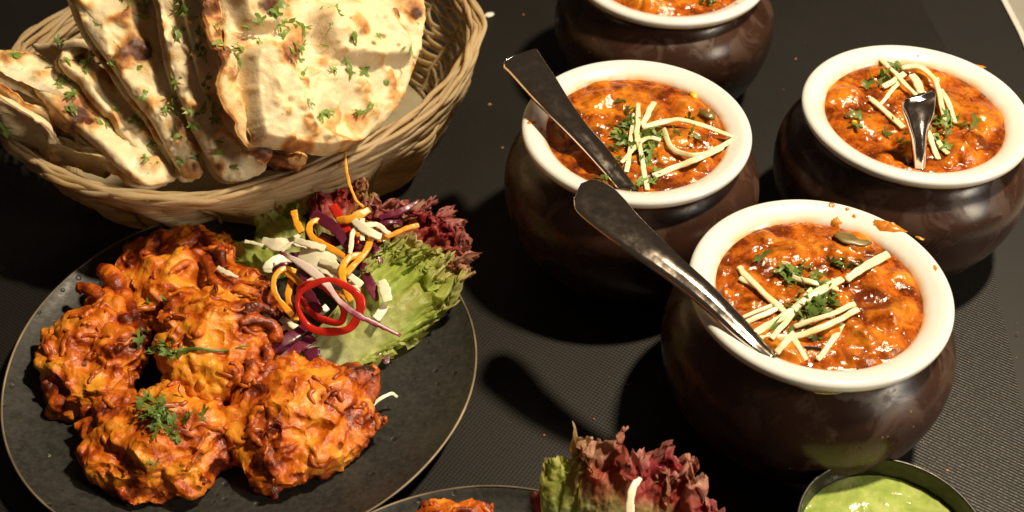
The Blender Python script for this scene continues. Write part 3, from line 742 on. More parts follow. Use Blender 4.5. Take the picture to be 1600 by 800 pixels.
def bhaji(label, balls, prongs, seed, n_str=26, cat_group='onion bhajis on the plates'):
    """balls: (px, py, z_mm, r_mm) lumps of batter; prongs: pixel paths of fried onion ends"""
    r = np.random.default_rng(seed); Vs, Qs, Ts, off = [], [], [], 0
    def add(V, Q, T):
        nonlocal off
        Vs.append(V); Qs.append(Q + off); Ts.append(T + off); off += len(V)
    cs = np.array([P(b[0], b[1], b[2] * .001) for b in balls]); rs = np.array([b[3] for b in balls]) * .001
    for i, (c_, r_) in enumerate(zip(cs, rs)): add(*uv_ball(c_, r_ * 1.22, seed + i, .34, .72))
    lines = []
    for path, w in prongs:
        c_ = catmull([P(px, py, z * .001) for px, py, z in path], 16); lines.append((c_, w * .001))
    # ragged ends of batter round the outline
    mid = cs.mean(0)
    for _ in range(n_str * 2 // 3):
        i = r.integers(len(cs)); d = nrm(cs[i] - mid + r.normal(0, .010, 3) + np.array([0, 0, r.uniform(-.006, .012)])); p0 = cs[i] + d * rs[i] * .95 * np.array([1, 1, .75])
        t_ = nrm(d * .5 + nrm(np.cross(d, r.normal(size=3))) * r.uniform(.5, 1.3)); L = r.uniform(.004, .009)
        lines.append((catmull([p0 - d * .003, p0, p0 + t_ * L * .55, p0 + t_ * L + r.normal(0, .0015, 3)], 10), r.uniform(.0026, .0046)))
    # onion shreds wandering over the lumps
    for _ in range(n_str // 2):
        i = r.integers(len(cs)); d = nrm(r.normal(size=3) + np.array([0.1, -.15, .55])); p = cs[i] + d * rs[i] * .93
        ax = nrm(np.cross(d, r.normal(size=3))); pts = []; L = r.uniform(.010, .026); curl = r.uniform(-90, 90)
        t_ = ax
        for s_ in range(9):
            pts.append(p.copy()); dist = np.linalg.norm(p - cs, axis=1) - rs; j = dist.argmin(); nn_ = nrm(p - cs[j])
            t_ = nrm(t_ - nn_ * (t_ @ nn_)); t_ = nrm(t_ + np.cross(nn_, t_) * curl * L / 9)
            p = p + t_ * L / 8; p = p + nn_ * np.clip(-.0004 + .0016 * math.sin(s_ * .9 + seed) - dist[j], -.0015, .0015)
        lines.append((catmull(pts, 14), r.uniform(.0018, .0032)))
    for c_, w in lines:
        n = len(c_); prof = w * (.72 + .28 * np.sin(np.linspace(.5, 2.6, n))) * (1 + .18 * fbm(np.c_[np.linspace(0, 4, n), np.full(n, seed), np.full(n, w * 1e4)], 2))
        add(*strip(c_, prof * 1.15, prof * .85, k=8, sq=2.0))
    V, N, Q, T = tmp_eval(np.concatenate(Vs), np.concatenate(Qs), np.concatenate(Ts), .00072, 3)
    lp = np.concatenate([c_ for c_, w in lines]); lw = np.concatenate([np.full(len(c_), w) for c_, w in lines])
    dist = np.full(len(V), 9.)
    for s_ in range(0, len(lp), 60):
        d_ = np.linalg.norm(V[:, None] - lp[None, s_:s_ + 60], axis=2) / lw[None, s_:s_ + 60]; dist = np.minimum(dist, d_.min(1))
    crisp = 1 - sstep(.45, 1.1, dist)
    wv = np.stack([fbm(V * 55 + k_ * 13.7 + seed, 2) for k_ in range(3)], -1)
    W_ = V + .008 * wv
    crust = sstep(-.15, .45, fbm(V * 30 + 11 + seed, 2) - .70 * (N[:, 2] - .45))
    # wrinkled batter: shallow threads over broad smooth pools, rougher towards the rim
    thr = 1 - np.abs(fbm(W_ * np.array([130, 75, 110]) + seed, 3)); thr2 = 1 - np.abs(fbm(W_ * np.array([240, 330, 280]) + seed + 7, 3))
    h = .0026 * fbm(V * 32 + 2 + seed, 2) + .0013 * (thr - .7) * (.45 + .8 * crust) + .0006 * (thr2 - .7) * (.6 + .6 * crust) + .0006 * fbm(V * 120 + 4, 2)
    crisp = np.clip(.75 * crisp + .45 * crust + .35 * sstep(.75, 1., thr) * crust - .2, -.4, 1.2)
    V = V + N * h[:, None]
    zmin = .0052; V[:, 2] = np.maximum(V[:, 2], zmin + .0002 * np.sin(V[:, 0] * 900))
    o = solid('onion_bhaji', V, M['bhaji'], label, 'bhaji', cat_group, quads=Q, tris=T, attrs={'crisp': crisp, 'cav': np.clip(fbm(V * 45 + 3, 2), -1, 1)})
    BH[seed] = V
    # single fried onion threads clinging to the crust
    o['_o'] = [float(x) for x in o.location]
    topv = V[(N[:, 2] > -.15)]
    for _ in range(int(n_str * .9)):
        p = topv[r.integers(len(topv))]; d = nrm(r.normal(size=3) * [1, 1, .4]); pts = []
        for s_ in range(r.integers(6, 12)):
            pts.append(p + np.array([0, -.0001, .0001 + .0006 * math.sin(s_ * 1.1 + _)])); d = nrm(d + r.normal(0, .35, 3)); t2 = p + d * .0021
            p = V[((V - t2) ** 2).sum(1).argmin()]
        w = r.uniform(.0018, .0034); c_ = catmull(pts, 22)
        Vv, Qq, Tt = strip(c_, w * (1 + .25 * perlin(np.c_[np.linspace(0, 6, 22), np.full(22, w * 1e4), np.full(22, seed)])) * np.sin(np.linspace(.45, 2.7, 22)) ** .6, w * .75, k=8, sq=2.1)
        solid('onion_thread', Vv, M['crisp'], parent=o, quads=Qq, tris=Tt)
    return o
bhaji('onion fritter at the top of the plate, farthest from the viewer', [(235, 415, 20, 15), (285, 400, 20, 14), (215, 440, 18, 12), (265, 450, 22, 16), (325, 415, 20, 13), (225, 395, 22, 9), (270, 382, 22, 9), (330, 395, 22, 10), (360, 440, 22, 10), (395, 450, 22, 9), (240, 480, 20, 11), (350, 462, 20, 10)],
      [([(320, 405, 34), (345, 440, 34), (390, 455, 32), (425, 465, 30), (436, 492, 28)], 6.5), ([(360, 440, 30), (400, 440, 30), (428, 450, 28)], 5.5), ([(330, 425, 34), (345, 455, 34), (385, 475, 32), (420, 470, 30)], 5), ([(300, 372, 30), (335, 385, 32), (352, 420, 33)], 5)], 21, 26)
bhaji('onion fritter at the left of the plate with two stubby prongs on top', [(140, 530, 18, 16), (165, 500, 20, 13), (115, 570, 16, 14), (180, 560, 20, 13), (150, 600, 16, 14), (105, 600, 12, 10), (200, 520, 20, 10), (185, 470, 20, 9), (175, 600, 14, 11), (110, 625, 11, 9)],
      [([(185, 475, 26), (180, 445, 28), (170, 428, 30), (155, 420, 30)], 6.5), ([(165, 480, 24), (140, 455, 26), (118, 450, 26)], 7), ([(195, 460, 28), (215, 500, 28), (222, 540, 26)], 5), ([(85, 560, 18), (100, 520, 22), (140, 490, 24)], 5)], 22, 26)
bhaji('bright onion fritter in the middle of the pile, touching the salad', [(325, 520, 32, 17), (290, 500, 30, 12), (360, 520, 32, 14), (315, 560, 28, 15), (365, 570, 28, 13), (290, 550, 26, 12), (395, 530, 28, 10), (335, 595, 24, 11), (300, 585, 22, 10), (285, 480, 32, 9), (330, 480, 34, 10)],
      [([(375, 505, 44), (400, 500, 42), (425, 510, 38), (432, 530, 34)], 5), ([(380, 490, 44), (400, 478, 40), (425, 490, 36)], 4.5), ([(300, 488, 42), (315, 500, 45), (312, 520, 46), (298, 522, 44)], 3.5), ([(385, 560, 38), (395, 575, 36), (385, 600, 32)], 4), ([(410, 540, 36), (418, 560, 32), (400, 580, 30)], 4)], 23, 24)
bhaji('onion fritter at the bottom of the plate under the chopped coriander', [(250, 690, 20, 18), (205, 680, 18, 15), (295, 685, 20, 15), (180, 710, 14, 13), (225, 725, 14, 15), (290, 725, 14, 14), (320, 700, 15, 12), (190, 650, 20, 11), (260, 645, 22, 13), (310, 655, 20, 11), (200, 750, 10, 9), (260, 748, 10, 10), (160, 670, 14, 9)],
      [([(165, 690, 20), (160, 725, 16), (180, 755, 12), (205, 785, 9)], 6), ([(190, 745, 14), (215, 755, 12), (240, 765, 10)], 5), ([(335, 660, 24), (345, 690, 20), (335, 725, 16)], 6), ([(160, 645, 22), (150, 675, 20), (152, 705, 16)], 5.5)], 24, 24)
bhaji('onion fritter at the right of the pile with a prong pointing right', [(450, 650, 22, 18), (495, 640, 22, 16), (420, 625, 22, 13), (400, 670, 18, 13), (440, 700, 16, 16), (490, 695, 16, 15), (530, 640, 18, 12), (540, 610, 18, 10), (460, 600, 22, 11), (385, 695, 13, 9), (430, 735, 10, 9), (530, 680, 14, 11), (500, 600, 20, 10)],
      [([(535, 700, 18), (560, 685, 18), (582, 668, 19), (594, 652, 20)], 6.5), ([(440, 600, 32), (455, 572, 32), (420, 575, 32), (405, 610, 30)], 6), ([(545, 600, 26), (575, 585, 24), (580, 605, 20), (570, 630, 18)], 7), ([(540, 605, 26), (550, 585, 28)], 6), ([(570, 625, 20), (578, 645, 18), (565, 665, 16)], 5), ([(375, 665, 20), (362, 690, 16), (370, 715, 12)], 4.5), ([(400, 730, 14), (450, 750, 10), (490, 735, 12), (520, 720, 14)], 6)], 25, 28)
bhaji('edge of an onion fritter peeking up at the bottom left of the second plate', [(690, 815, 15, 9), (675, 808, 15, 6), (720, 825, 15, 8)], [([(662, 797, 22), (680, 797, 23), (690, 803, 24)], 5)], 26, 6)
bhaji('edge of a second onion fritter peeking up beside the first at the bottom', [(725, 812, 18, 8), (745, 820, 15, 8)], [([(705, 800, 26), (722, 797, 26), (740, 801, 25)], 5)], 27, 6)

def on_mesh(V, px, py, lift=0.):
    d = ray(px, py); o = np.array([0, 0, CAM_H]); d = d / np.linalg.norm(d); q = V - o; t = q @ d; e = np.linalg.norm(q - t[:, None] * d, axis=1)
    k = e < .0012
    if not k.any(): k = e <= e.min() + 1e-6
    tt_ = t[k].min() - lift; return o + d * tt_
allB = np.concatenate([BH[s] for s in BH])
r = np.random.default_rng(9)
sprinkle('chopped_coriander', 'heap of chopped coriander on the bottom fritter', [on_mesh(allB, 245 + r.normal(0, 20) + k_ * .2, 645 + r.normal(0, 13), .0008 + r.uniform(0, .003)) for k_ in range(46)] + [on_mesh(allB, 268 + r.normal(0, 8), 672 + r.normal(0, 8), .001) for _ in range(10)] + [on_mesh(allB, 318, 640, .001), on_mesh(allB, 312, 650, .001), on_mesh(allB, 240, 720, .001), on_mesh(allB, 246, 722, .001)], LEAVES, 'coriander on the fritters', 5, .8, 1.4, .9)
sprinkle('chopped_coriander', 'coriander leaves in the dark gap between the left and middle fritters', [on_mesh(allB, 252 + r.normal(0, 10), 545 + r.normal(0, 9), .002) for _ in range(14)] + [on_mesh(allB, 275 + r.normal(0, 6), 550 + r.normal(0, 4), .002) for _ in range(6)] + [on_mesh(allB, 210, 522, .001), on_mesh(allB, 216, 530, .001), on_mesh(allB, 258, 466, .001), on_mesh(allB, 232, 470, .001)], LEAVES, 'coriander on the fritters', 6, .8, 1.4, .9)
c = catmull([on_mesh(allB, x_, y_, .0015) for x_, y_ in [(268, 552), (290, 546), (315, 545), (345, 548), (387, 540)]], 30)
V, Q, T = strip(c, np.linspace(.0022, .0008, 30), np.linspace(.0012, .0007, 30)); solid('coriander_stem', V, M['coriander'], 'thin green coriander stem lying across the middle fritter', 'herb stem', quads=Q, tris=T)
p = P(74, 716, .0085); sprinkle('chopped_coriander', 'single green crumb of coriander alone at the left of the plate', [p, p + [.001, .0004, .0004]], LEAVES, 'coriander on the fritters', 7, .5, .7, .3)

# ------------------------------------------------------------------ lettuce and salad
def lettuce(label, base, margin, seed, red, amp=1., bow=.006, nu=60, nv=480, red_v=None, up_bias=(0, -.3, 1), start=.35, edge0=0., group='frilly lettuce leaves', lam=1.):
    B = catmull([P(a, b, z * .001) for a, b, z in base], nv); Mg = catmull([P(a, b, z * .001) for a, b, z in margin], nv)
    u = np.linspace(0, 1, nu)[:, None]; v = np.linspace(0, 1, nv)[None]
    S = B[None] + (Mg - B)[None] * u[..., None]
    O = nrm((Mg - B))[None]; Tn = nrm(np.gradient(Mg, axis=0))[None]; N = nrm(np.cross(Tn, O)); N = N * np.sign((N * np.array(up_bias)).sum(-1, keepdims=True))
    ls = np.concatenate([[0], np.cumsum(np.linalg.norm(np.diff(Mg, axis=0), axis=1))])[None]
    w = sstep(start, 1, u); w2, w3 = w ** 1.5, w ** 2.4
    def nz(l, ku, k): return fbm(np.stack(np.broadcast_arrays(ls / l + seed, u * ku + k, 0 * u + seed * 1.7), -1), 2)
    ph = 2.5 * nz(.02 * lam, 1.5, 0)
    a1 = .0040 * amp; k1 = 2 * np.pi / (.021 * lam)
    n_ = a1 * w * np.sin(k1 * ls + ph); t_ = 0 * n_; o_ = a1 * .5 * w * np.cos(k1 * ls * .7 + ph)
    # crinkled margin: the extra edge length folds every way
    q = np.stack(np.broadcast_arrays(ls * 1.25, u * np.linalg.norm(Mg - B, axis=1)[None], 0 * u + seed * .37), -1) / lam
    cr_ = [(.0095, .0048 * amp, w2), (.0048, .0036 * amp, w3), (.0024, .0016 * amp, w3)]
    for sc_, am_, ww in cr_:
        n_ = n_ + am_ * ww * 1.5 * perlin(q / sc_ + 3.1); t_ = t_ + am_ * ww * 1.2 * perlin(q / sc_ + 37.7); o_ = o_ + am_ * ww * 1.2 * perlin(q / sc_ + 71.3)
    o_ = o_ + .0022 * amp * sstep(.88, 1, u) * np.abs(perlin(q * np.array([1, 0, 1]) / .0017 + 5.)) * 2.0 - .003 * amp * w3
    crk = .0009 * fbm(S * 160, 3) * (1 - w * .5)
    S = S + N * (n_ + bow * np.sin(np.pi * u) + crk)[..., None] + Tn * t_[..., None] + O * o_[..., None]
    S[..., 2] = np.maximum(S[..., 2], .0062)
    edge = np.clip(u * (1 - edge0) + edge0 + .12 * nz(.015, 1.5, 20), 0, 1)
    vein = np.exp(-((np.abs(((v * 7 + .25 * np.sin(u * 4)) % 1) - .5) - .0) / .06) ** 2) * (1 - sstep(.3, .85, u)) 
    rr = np.broadcast_to(np.interp(v, np.linspace(0, 1, len(red)), red), edge.shape)
    return solid('lettuce_leaf', S.reshape(-1, 3), M['lettuce'], label, 'lettuce', group, quads=grid_quads(nu, nv), attrs={'edge': edge.ravel(), 'red': np.clip(rr + .25 * nz(.02, 2, 30), 0, 1).ravel(), 'vein': vein.ravel()})

lettuce('large pale green lettuce leaf with ruffled upper edge at right of the salad', [(517, 588, 8), (505, 585, 10), (495, 575, 12), (480, 560, 14), (470, 540, 16)], [(600, 570, 9), (665, 520, 12), (712, 468, 20), (718, 430, 28), (692, 395, 36), (650, 378, 42), (608, 378, 44), (575, 400, 42)], 3, [0, 0, 0, .1, .1, 0, 0, 0], 1.0, .006, start=.55, nv=560, lam=.72)
lettuce('red frilly lettuce leaf edge at the far right of the salad', [(600, 470, 14), (595, 440, 18), (590, 420, 20), (585, 400, 22)], [(722, 438, 24), (738, 415, 30), (732, 380, 36), (722, 350, 40), (700, 330, 42), (668, 318, 42), (640, 335, 40)], 5, [.3, .7, 1, 1, 1, 1, .8], 1.05, .005, nv=800, start=.35, edge0=.1, lam=.5)
lettuce('pale frilled inner lettuce fold between the red edge and the green leaf', [(600, 500, 14), (592, 470, 18), (585, 440, 20)], [(700, 440, 26), (690, 410, 34), (672, 385, 40), (650, 365, 42), (625, 375, 40)], 8, [.0, .1, .25, .2, 0], .9, .004, start=.4)
lettuce('red frilly lettuce leaf behind the shredded vegetables', [(560, 400, 16), (545, 395, 18), (530, 395, 18), (500, 400, 16)], [(668, 345, 34), (645, 322, 40), (610, 312, 42), (585, 318, 42), (570, 335, 40)], 11, [1, 1, 1, .9, .7], 1.0, .005, nv=720, start=.3, edge0=.15, lam=.5)
lettuce('dark red lettuce tuft at the top of the salad below the basket', [(545, 380, 16), (530, 385, 18), (510, 390, 18), (490, 390, 16)], [(590, 300, 32), (572, 285, 36), (545, 275, 40), (520, 270, 42), (495, 275, 40), (482, 300, 36), (478, 325, 32)], 14, [.4, .7, 1, 1, 1, .9, .6], 1.05, .004, nv=760, start=.3, edge0=.15, lam=.5)
lettuce('small green frilled lettuce leaf at upper left of the salad', [(480, 400, 12), (465, 405, 14), (450, 410, 14)], [(478, 330, 26), (455, 318, 28), (430, 320, 28), (405, 335, 26), (390, 350, 22), (392, 372, 18)], 17, [.1, 0, 0, 0, 0, 0], .85, .004, start=.4, edge0=.3)
lettuce('small green frilled lettuce leaf beside the top fritter', [(450, 430, 12), (440, 435, 13), (425, 435, 13), (405, 432, 12)], [(430, 385, 22), (405, 372, 26), (380, 372, 26), (358, 382, 24), (345, 400, 20), (352, 418, 16)], 19, [0, 0, 0, 0, 0, 0], .75, .004, start=.4, edge0=.3)
lettuce('torn scrap of green lettuce at the lower end of the salad', [(470, 580, 10), (462, 575, 12), (455, 565, 14)], [(486, 552, 20), (478, 560, 20), (468, 545, 24), (455, 530, 26)], 20, [0, 0, 0], .35, .002, nu=16, nv=90, start=.5)
lettuce('red lettuce leaf standing on the second plate, its frill turned up', [(1010, 880, 10), (970, 880, 10), (930, 870, 10), (890, 850, 10), (850, 830, 10)], [(1060, 705, 52), (1040, 690, 56), (1010, 700, 56), (985, 692, 58), (950, 685, 58), (912, 675, 58), (895, 705, 52), (885, 720, 48)], 23, [1, 1, 1, .9, .8, .7, .4, .1], 1.0, .006, nu=70, nv=700, start=.45, edge0=.0, lam=.8)
lettuce('green lettuce fold with pale toothed edge at left of the second salad', [(940, 870, 10), (900, 860, 10), (850, 840, 10)], [(925, 735, 42), (905, 715, 46), (880, 715, 46), (858, 718, 46), (843, 722, 44)], 27, [.25, .1, .0, 0, .1], .55, .003, start=.55, edge0=0., lam=.9)
lettuce('dark red lettuce frill at right of the second salad', [(1080, 890, 10), (1040, 880, 12), (1010, 850, 14)], [(1130, 800, 40), (1115, 770, 44), (1100, 745, 48), (1080, 720, 50), (1050, 712, 52), (1020, 735, 50)], 29, [1, 1, 1, 1, 1, .8], 1.0, .006, nv=640, start=.35, edge0=.1, lam=.8)
lettuce('narrow purple lettuce tip at left of the second salad', [(850, 830, 10), (845, 830, 10)], [(850, 775, 26), (842, 768, 28), (834, 766, 28), (830, 772, 26)], 31, [1, 1, 1], .4, .001, nu=20, nv=70, start=.3, edge0=.3)

SAL = 'shredded vegetables of the side salad'
def shred(name, mat, label, cat, path, w, th=None, twist=0., white=None, group=SAL, wprof=None, sq=4.5, taper=.6):
    c_ = catmull([P(px, py, z * .001) for px, py, z in path], 40)
    w = w * (1.0 if mat == 'cabbage' else .92 if mat == 'carrot' else 1.05); wp = np.full(40, w) if wprof is None else np.interp(np.linspace(0, 1, 40), np.linspace(0, 1, len(wprof)), wprof) * w
    wp = wp * (1 + .20 * perlin(np.c_[np.linspace(0, 6, 40), np.full(40, path[0][0] * .31), np.full(40, w)]))
    V, Q, T = strip(c_, wp * .001, (th or w * .55) * .001 * np.clip(wp / w, .4, 1), sq=sq, k=12, twist=twist, taper=taper)
    V = V + (.0002 * fbm(V * 350, 2))[:, None]
    at = None
    if white is not None:
        f = np.concatenate([np.repeat(np.interp(np.linspace(0, 1, 42), np.linspace(0, 1, len(white)), white), 12), [white[0], white[-1]]]); at = {'white': f}
    solid(name, V, M[mat], label, cat, group, quads=Q, tris=T, attrs=at)
CA = 'carrot'
shred('carrot_strand', CA, 'thin carrot thread standing up in front of the basket', 'carrot', [(539, 237, 68), (541, 262, 64), (547, 290, 60), (556, 312, 56), (568, 324, 53)], 1.5)
shred('carrot_strand', CA, 'flat pale carrot curl at the foot of the upright thread', 'carrot', [(577, 328, 52), (562, 335, 52), (545, 343, 51), (526, 343, 50)], 5.0, 1.6, .4, wprof=[.7, 1, .9, .6])
shred('carrot_strand', CA, 'stubby carrot stick pointing up at upper left of the salad', 'carrot', [(459, 330, 48), (463, 346, 46), (471, 363, 44)], 4.0)
shred('carrot_strand', CA, 'long looped carrot strand at upper middle of the salad', 'carrot', [(506, 350, 44), (494, 345, 46), (484, 352, 46), (486, 368, 46), (505, 382, 46), (528, 395, 46), (548, 407, 45)], 3.6)
shred('carrot_strand', CA, 'carrot strand curving down from the white cabbage bunch', 'carrot', [(578, 348, 50), (580, 368, 50), (572, 392, 50), (555, 412, 48), (540, 428, 46)], 3.6)
shred('carrot_strand', CA, 'carrot hook reaching into the red pepper ring', 'carrot', [(565, 398, 47), (546, 403, 48), (535, 420, 47), (538, 445, 46), (548, 470, 40)], 3.8)
shred('carrot_strand', CA, 'carrot loop at the left edge of the salad', 'carrot', [(462, 424, 40), (444, 420, 42), (430, 432, 42), (428, 452, 40), (440, 474, 36), (458, 494, 30)], 3.2)
shred('carrot_strand', CA, 'second carrot strand inside the left loop', 'carrot', [(446, 425, 40), (462, 436, 41), (472, 446, 40), (480, 452, 38)], 3.6)
shred('carrot_strand', CA, 'carrot strand hanging down left of the pepper ring', 'carrot', [(455, 438, 38), (450, 465, 34), (455, 490, 28), (460, 505, 24)], 3.6)
shred('carrot_strand', CA, 'carrot strand pointing right over the red lettuce', 'carrot', [(590, 375, 46), (615, 366, 47), (635, 357, 48), (654, 352, 48)], 3.0)
shred('carrot_strand', CA, 'carrot strand lying behind the top of the pepper ring', 'carrot', [(500, 428, 36), (525, 425, 38), (548, 432, 38), (560, 445, 36)], 3.4)
shred('carrot_strand', CA, 'carrot piece showing inside the pepper ring', 'carrot', [(515, 455, 32), (530, 460, 32), (545, 470, 31)], 3.4)
WH = 'cabbage'
shred('cabbage_shred', WH, 'white cabbage shred lying left to right at the salad middle', 'white cabbage', [(461, 375, 46), (482, 381, 47), (508, 388, 46)], 3.4, 1.2)
shred('cabbage_shred', WH, 'white cabbage shred at the top right of the bunch', 'white cabbage', [(553, 348, 54), (572, 352, 54), (590, 352, 53), (608, 366, 50)], 2.8, 1.2)
shred('cabbage_shred', WH, 'white cabbage shred hanging left from the bunch', 'white cabbage', [(560, 352, 53), (551, 365, 53), (549, 382, 51), (547, 396, 49)], 2.6, 1.2)
shred('cabbage_shred', WH, 'white cabbage shred hanging straight down from the bunch', 'white cabbage', [(566, 342, 54), (566, 360, 54), (566, 376, 52)], 2.6, 1.2)
shred('cabbage_shred', WH, 'broad white cabbage shred across the bunch', 'white cabbage', [(553, 344, 55), (566, 356, 56), (580, 364, 55), (595, 370, 52)], 4.0, 1.2)
shred('cabbage_shred', WH, 'white cabbage shred below the bunch near the pepper ring', 'white cabbage', [(500, 408, 44), (520, 413, 45), (540, 426, 44), (565, 446, 40)], 3.4, 1.3)
shred('cabbage_shred', WH, 'curled white cabbage rib at the left of the salad', 'white cabbage', [(455, 403, 36), (435, 405, 38), (420, 415, 38), (418, 425, 36)], 5.0, 2.2)
shred('cabbage_shred', WH, 'broad pale cabbage flake at the left of the salad', 'white cabbage', [(410, 375, 34), (430, 382, 36), (450, 380, 36), (468, 368, 36)], 7.5, 1.4, .4, wprof=[.5, 1, 1, .5])
shred('cabbage_shred', WH, 'wide translucent cabbage flake in the salad middle', 'white cabbage', [(468, 398, 40), (490, 405, 42), (512, 415, 42), (530, 432, 40)], 11, 1.6, .3, wprof=[.5, 1, 1, .5])
shred('cabbage_shred', WH, 'thin cabbage sliver poking left towards the top fritter', 'white cabbage', [(383, 377, 34), (397, 380, 34), (411, 384, 34)], 1.9)
shred('cabbage_shred', WH, 'pale onion sliver stuck on the top fritter', 'onion', [(340, 418, 40), (352, 425, 40), (372, 433, 40)], 3.0, 1.2, wprof=[.9, 1, .4])
shred('cabbage_shred', WH, 'white cabbage sliver on the bare plate below the green leaf', 'white cabbage', [(578, 536, 13), (570, 556, 10), (562, 577, 8.5)], 2.2)
shred('cabbage_shred', WH, 'pale square cabbage chip on the green leaf, the upper one', 'white cabbage', [(597, 438, 42), (601, 452, 41), (606, 470, 39)], 6.0, 1.2, wprof=[.7, 1, .8])
shred('cabbage_shred', WH, 'pale square cabbage chip on the green leaf, the lower one', 'white cabbage', [(602, 477, 34), (595, 488, 33), (588, 498, 32)], 4.5, 1.2)
shred('cabbage_shred', WH, 'white chip inside the red pepper ring', 'white cabbage', [(494, 492, 32), (503, 486, 33), (511, 480, 33)], 3.6, 1.4)
shred('cabbage_shred', WH, 'thin bean sprout curling off the right fritter', 'sprout', [(580, 637, 16), (590, 626, 17), (604, 618, 17), (614, 615, 16), (621, 620, 14)], 1.8, wprof=[.6, .9, 1, 1, .7])
shred('cabbage_shred', WH, 'white sliver leaning on the lettuce of the second plate', 'white cabbage', [(1000, 748, 58), (990, 760, 58), (985, 780, 56), (984, 805, 52)], 3.6, group='salad on the second plate', wprof=[.6, .9, 1, 1])
RC = 'redcab'
shred('red_cabbage_shred', RC, 'long purple cabbage shred lying over the red pepper ring', 'red cabbage', [(437, 394, 46), (460, 406, 48), (485, 422, 50), (512, 446, 52), (530, 470, 51), (555, 490, 48), (590, 507, 44), (626, 525, 40)], 3.0, 1.5, .3, white=[.3, .9, 1.1, .9, .75, .5, .4, .6], wprof=[.5, .8, 1.4, 1.1, .9, .9, .8, .5])
shred('red_cabbage_shred', RC, 'wide dark purple shred at upper middle of the salad', 'red cabbage', [(490, 333, 46), (508, 345, 47), (528, 362, 47), (548, 388, 45)], 5.6, 1.2, .3, white=[.35, .2, .2, .3])
shred('red_cabbage_shred', RC, 'purple shred pointing right in front of the red lettuce', 'red cabbage', [(592, 340, 50), (615, 334, 51), (635, 325, 52), (655, 313, 52)], 3.4, 1.2, white=[.3, .4, .4, .3], wprof=[.7, 1, 1, .4])
shred('red_cabbage_shred', RC, 'purple shred hanging down right of the pepper ring', 'red cabbage', [(567, 412, 40), (573, 432, 40), (582, 452, 38), (589, 470, 35)], 5.0, 1.2, .2, white=[.2, .3, .4, .5], wprof=[.7, 1, 1, .5])
shred('red_cabbage_shred', RC, 'purple shred under the carrot at right of the bunch', 'red cabbage', [(540, 395, 40), (565, 390, 42), (590, 380, 42), (606, 372, 42)], 4.2, 1.2, white=[.2, .3, .3, .2])
shred('red_cabbage_shred', RC, 'purple shred left of the loop under the cabbage flakes', 'red cabbage', [(425, 428, 32), (440, 412, 36), (455, 402, 36), (475, 400, 36)], 5.0, 1.4, white=[.2, .3, .2, .2])
shred('red_cabbage_shred', RC, 'long purple shred at lower left of the salad by the fritter', 'red cabbage', [(422, 548, 28), (440, 535, 30), (462, 522, 30), (485, 505, 28)], 5.5, 1.4, .3, white=[.4, .3, .3, .2])
shred('red_cabbage_shred', RC, 'pale edged purple shred below the lower left one', 'red cabbage', [(430, 556, 22), (450, 552, 24), (470, 540, 26), (490, 528, 26)], 6.0, 1.4, .4, white=[.8, .6, .4, .3])
shred('red_cabbage_shred', RC, 'purple chip with white edge at the lower end of the salad', 'red cabbage', [(487, 545, 24), (490, 560, 22), (498, 578, 18), (508, 590, 14)], 7.5, 1.4, .3, white=[.1, .2, .4, .7])
shred('red_cabbage_shred', RC, 'small purple and white cabbage scrap alone on the plate', 'red cabbage', [(576, 556, 11), (588, 553, 13), (598, 556, 12), (606, 562, 9)], 5.5, 3.0, .8, white=[.2, .6, .5, .9])
shred('red_cabbage_shred', RC, 'dark purple shred inside the pepper ring', 'red cabbage', [(478, 455, 34), (490, 470, 36), (498, 488, 34)], 4.6, 1.2, white=[.1, .2, .1])
shred('red_cabbage_shred', RC, 'dark purple shred under the bunch at the salad centre', 'red cabbage', [(500, 370, 40), (520, 378, 42), (540, 372, 42), (556, 392, 40)], 6, 1.2, white=[.1, .2, .1, .1])
shred('red_cabbage_shred', RC, 'dark purple shred in the shade between flake and ring', 'red cabbage', [(470, 415, 34), (478, 440, 34), (470, 460, 32)], 5, 1.2, white=[.2, .2, .2])
FILL = [('w', 'white cabbage shred tucked under the carrot loop', [(470, 388), (490, 396), (515, 398), (540, 412)], 38, 3.2), ('w', 'white cabbage shred arched at left of the flakes', [(440, 392), (455, 382), (475, 384), (492, 392)], 40, 3.0),
 ('w', 'white cabbage shred crossing under the long purple shred', [(480, 440), (500, 432), (522, 436), (545, 446)], 36, 2.6),  ('r', 'purple shred lying deep at the left of the ring', [(440, 500), (455, 488), (470, 478), (482, 462)], 26, 5.0),  ('c', 'carrot strand half hidden left of the ring', [(462, 500), (470, 482), (468, 462), (476, 446)], 30, 3.4), ('w', 'white cabbage shred at the lower left beside the fritter', [(432, 520), (448, 510), (462, 512), (475, 520)], 26, 3.6),
 ('r', 'purple shred under the white bunch at the right', [(555, 372), (572, 378), (588, 392), (596, 410)], 42, 4.4), ('w', 'thin white shred over the green leaf near the bunch', [(545, 440), (556, 450), (562, 465), (560, 480)], 38, 2.6),
 ('c', 'carrot strand deep under the white cabbage bunch', [(520, 355), (540, 362), (560, 368), (575, 380)], 42, 3.4),  ('w', 'white rib piece below the left carrot loop', [(438, 498), (450, 505), (458, 520), (460, 538)], 26, 4.4), ('r', 'purple shred between the red lettuce and the bunch', [(590, 356), (604, 346), (618, 345), (628, 350)], 46, 4.0)]
for kk_, lab_, pth_, z_, w_ in FILL:
    pp_ = [(x_, y_, z_ + 2 * math.sin(i_ * 1.3)) for i_, (x_, y_) in enumerate(pth_)]
    if kk_ == 'w': shred('cabbage_shred', WH, lab_, 'white cabbage', pp_, w_, 1.3, .4, wprof=[.7, 1, 1, .6])
    elif kk_ == 'r': shred('red_cabbage_shred', RC, lab_, 'red cabbage', pp_, w_, 1.3, .5, white=[.5, .2, .2, .4], wprof=[.6, 1, 1, .6])
    else: shred('carrot_strand', CA, lab_, 'carrot', pp_, w_)
PE = 'pepper'
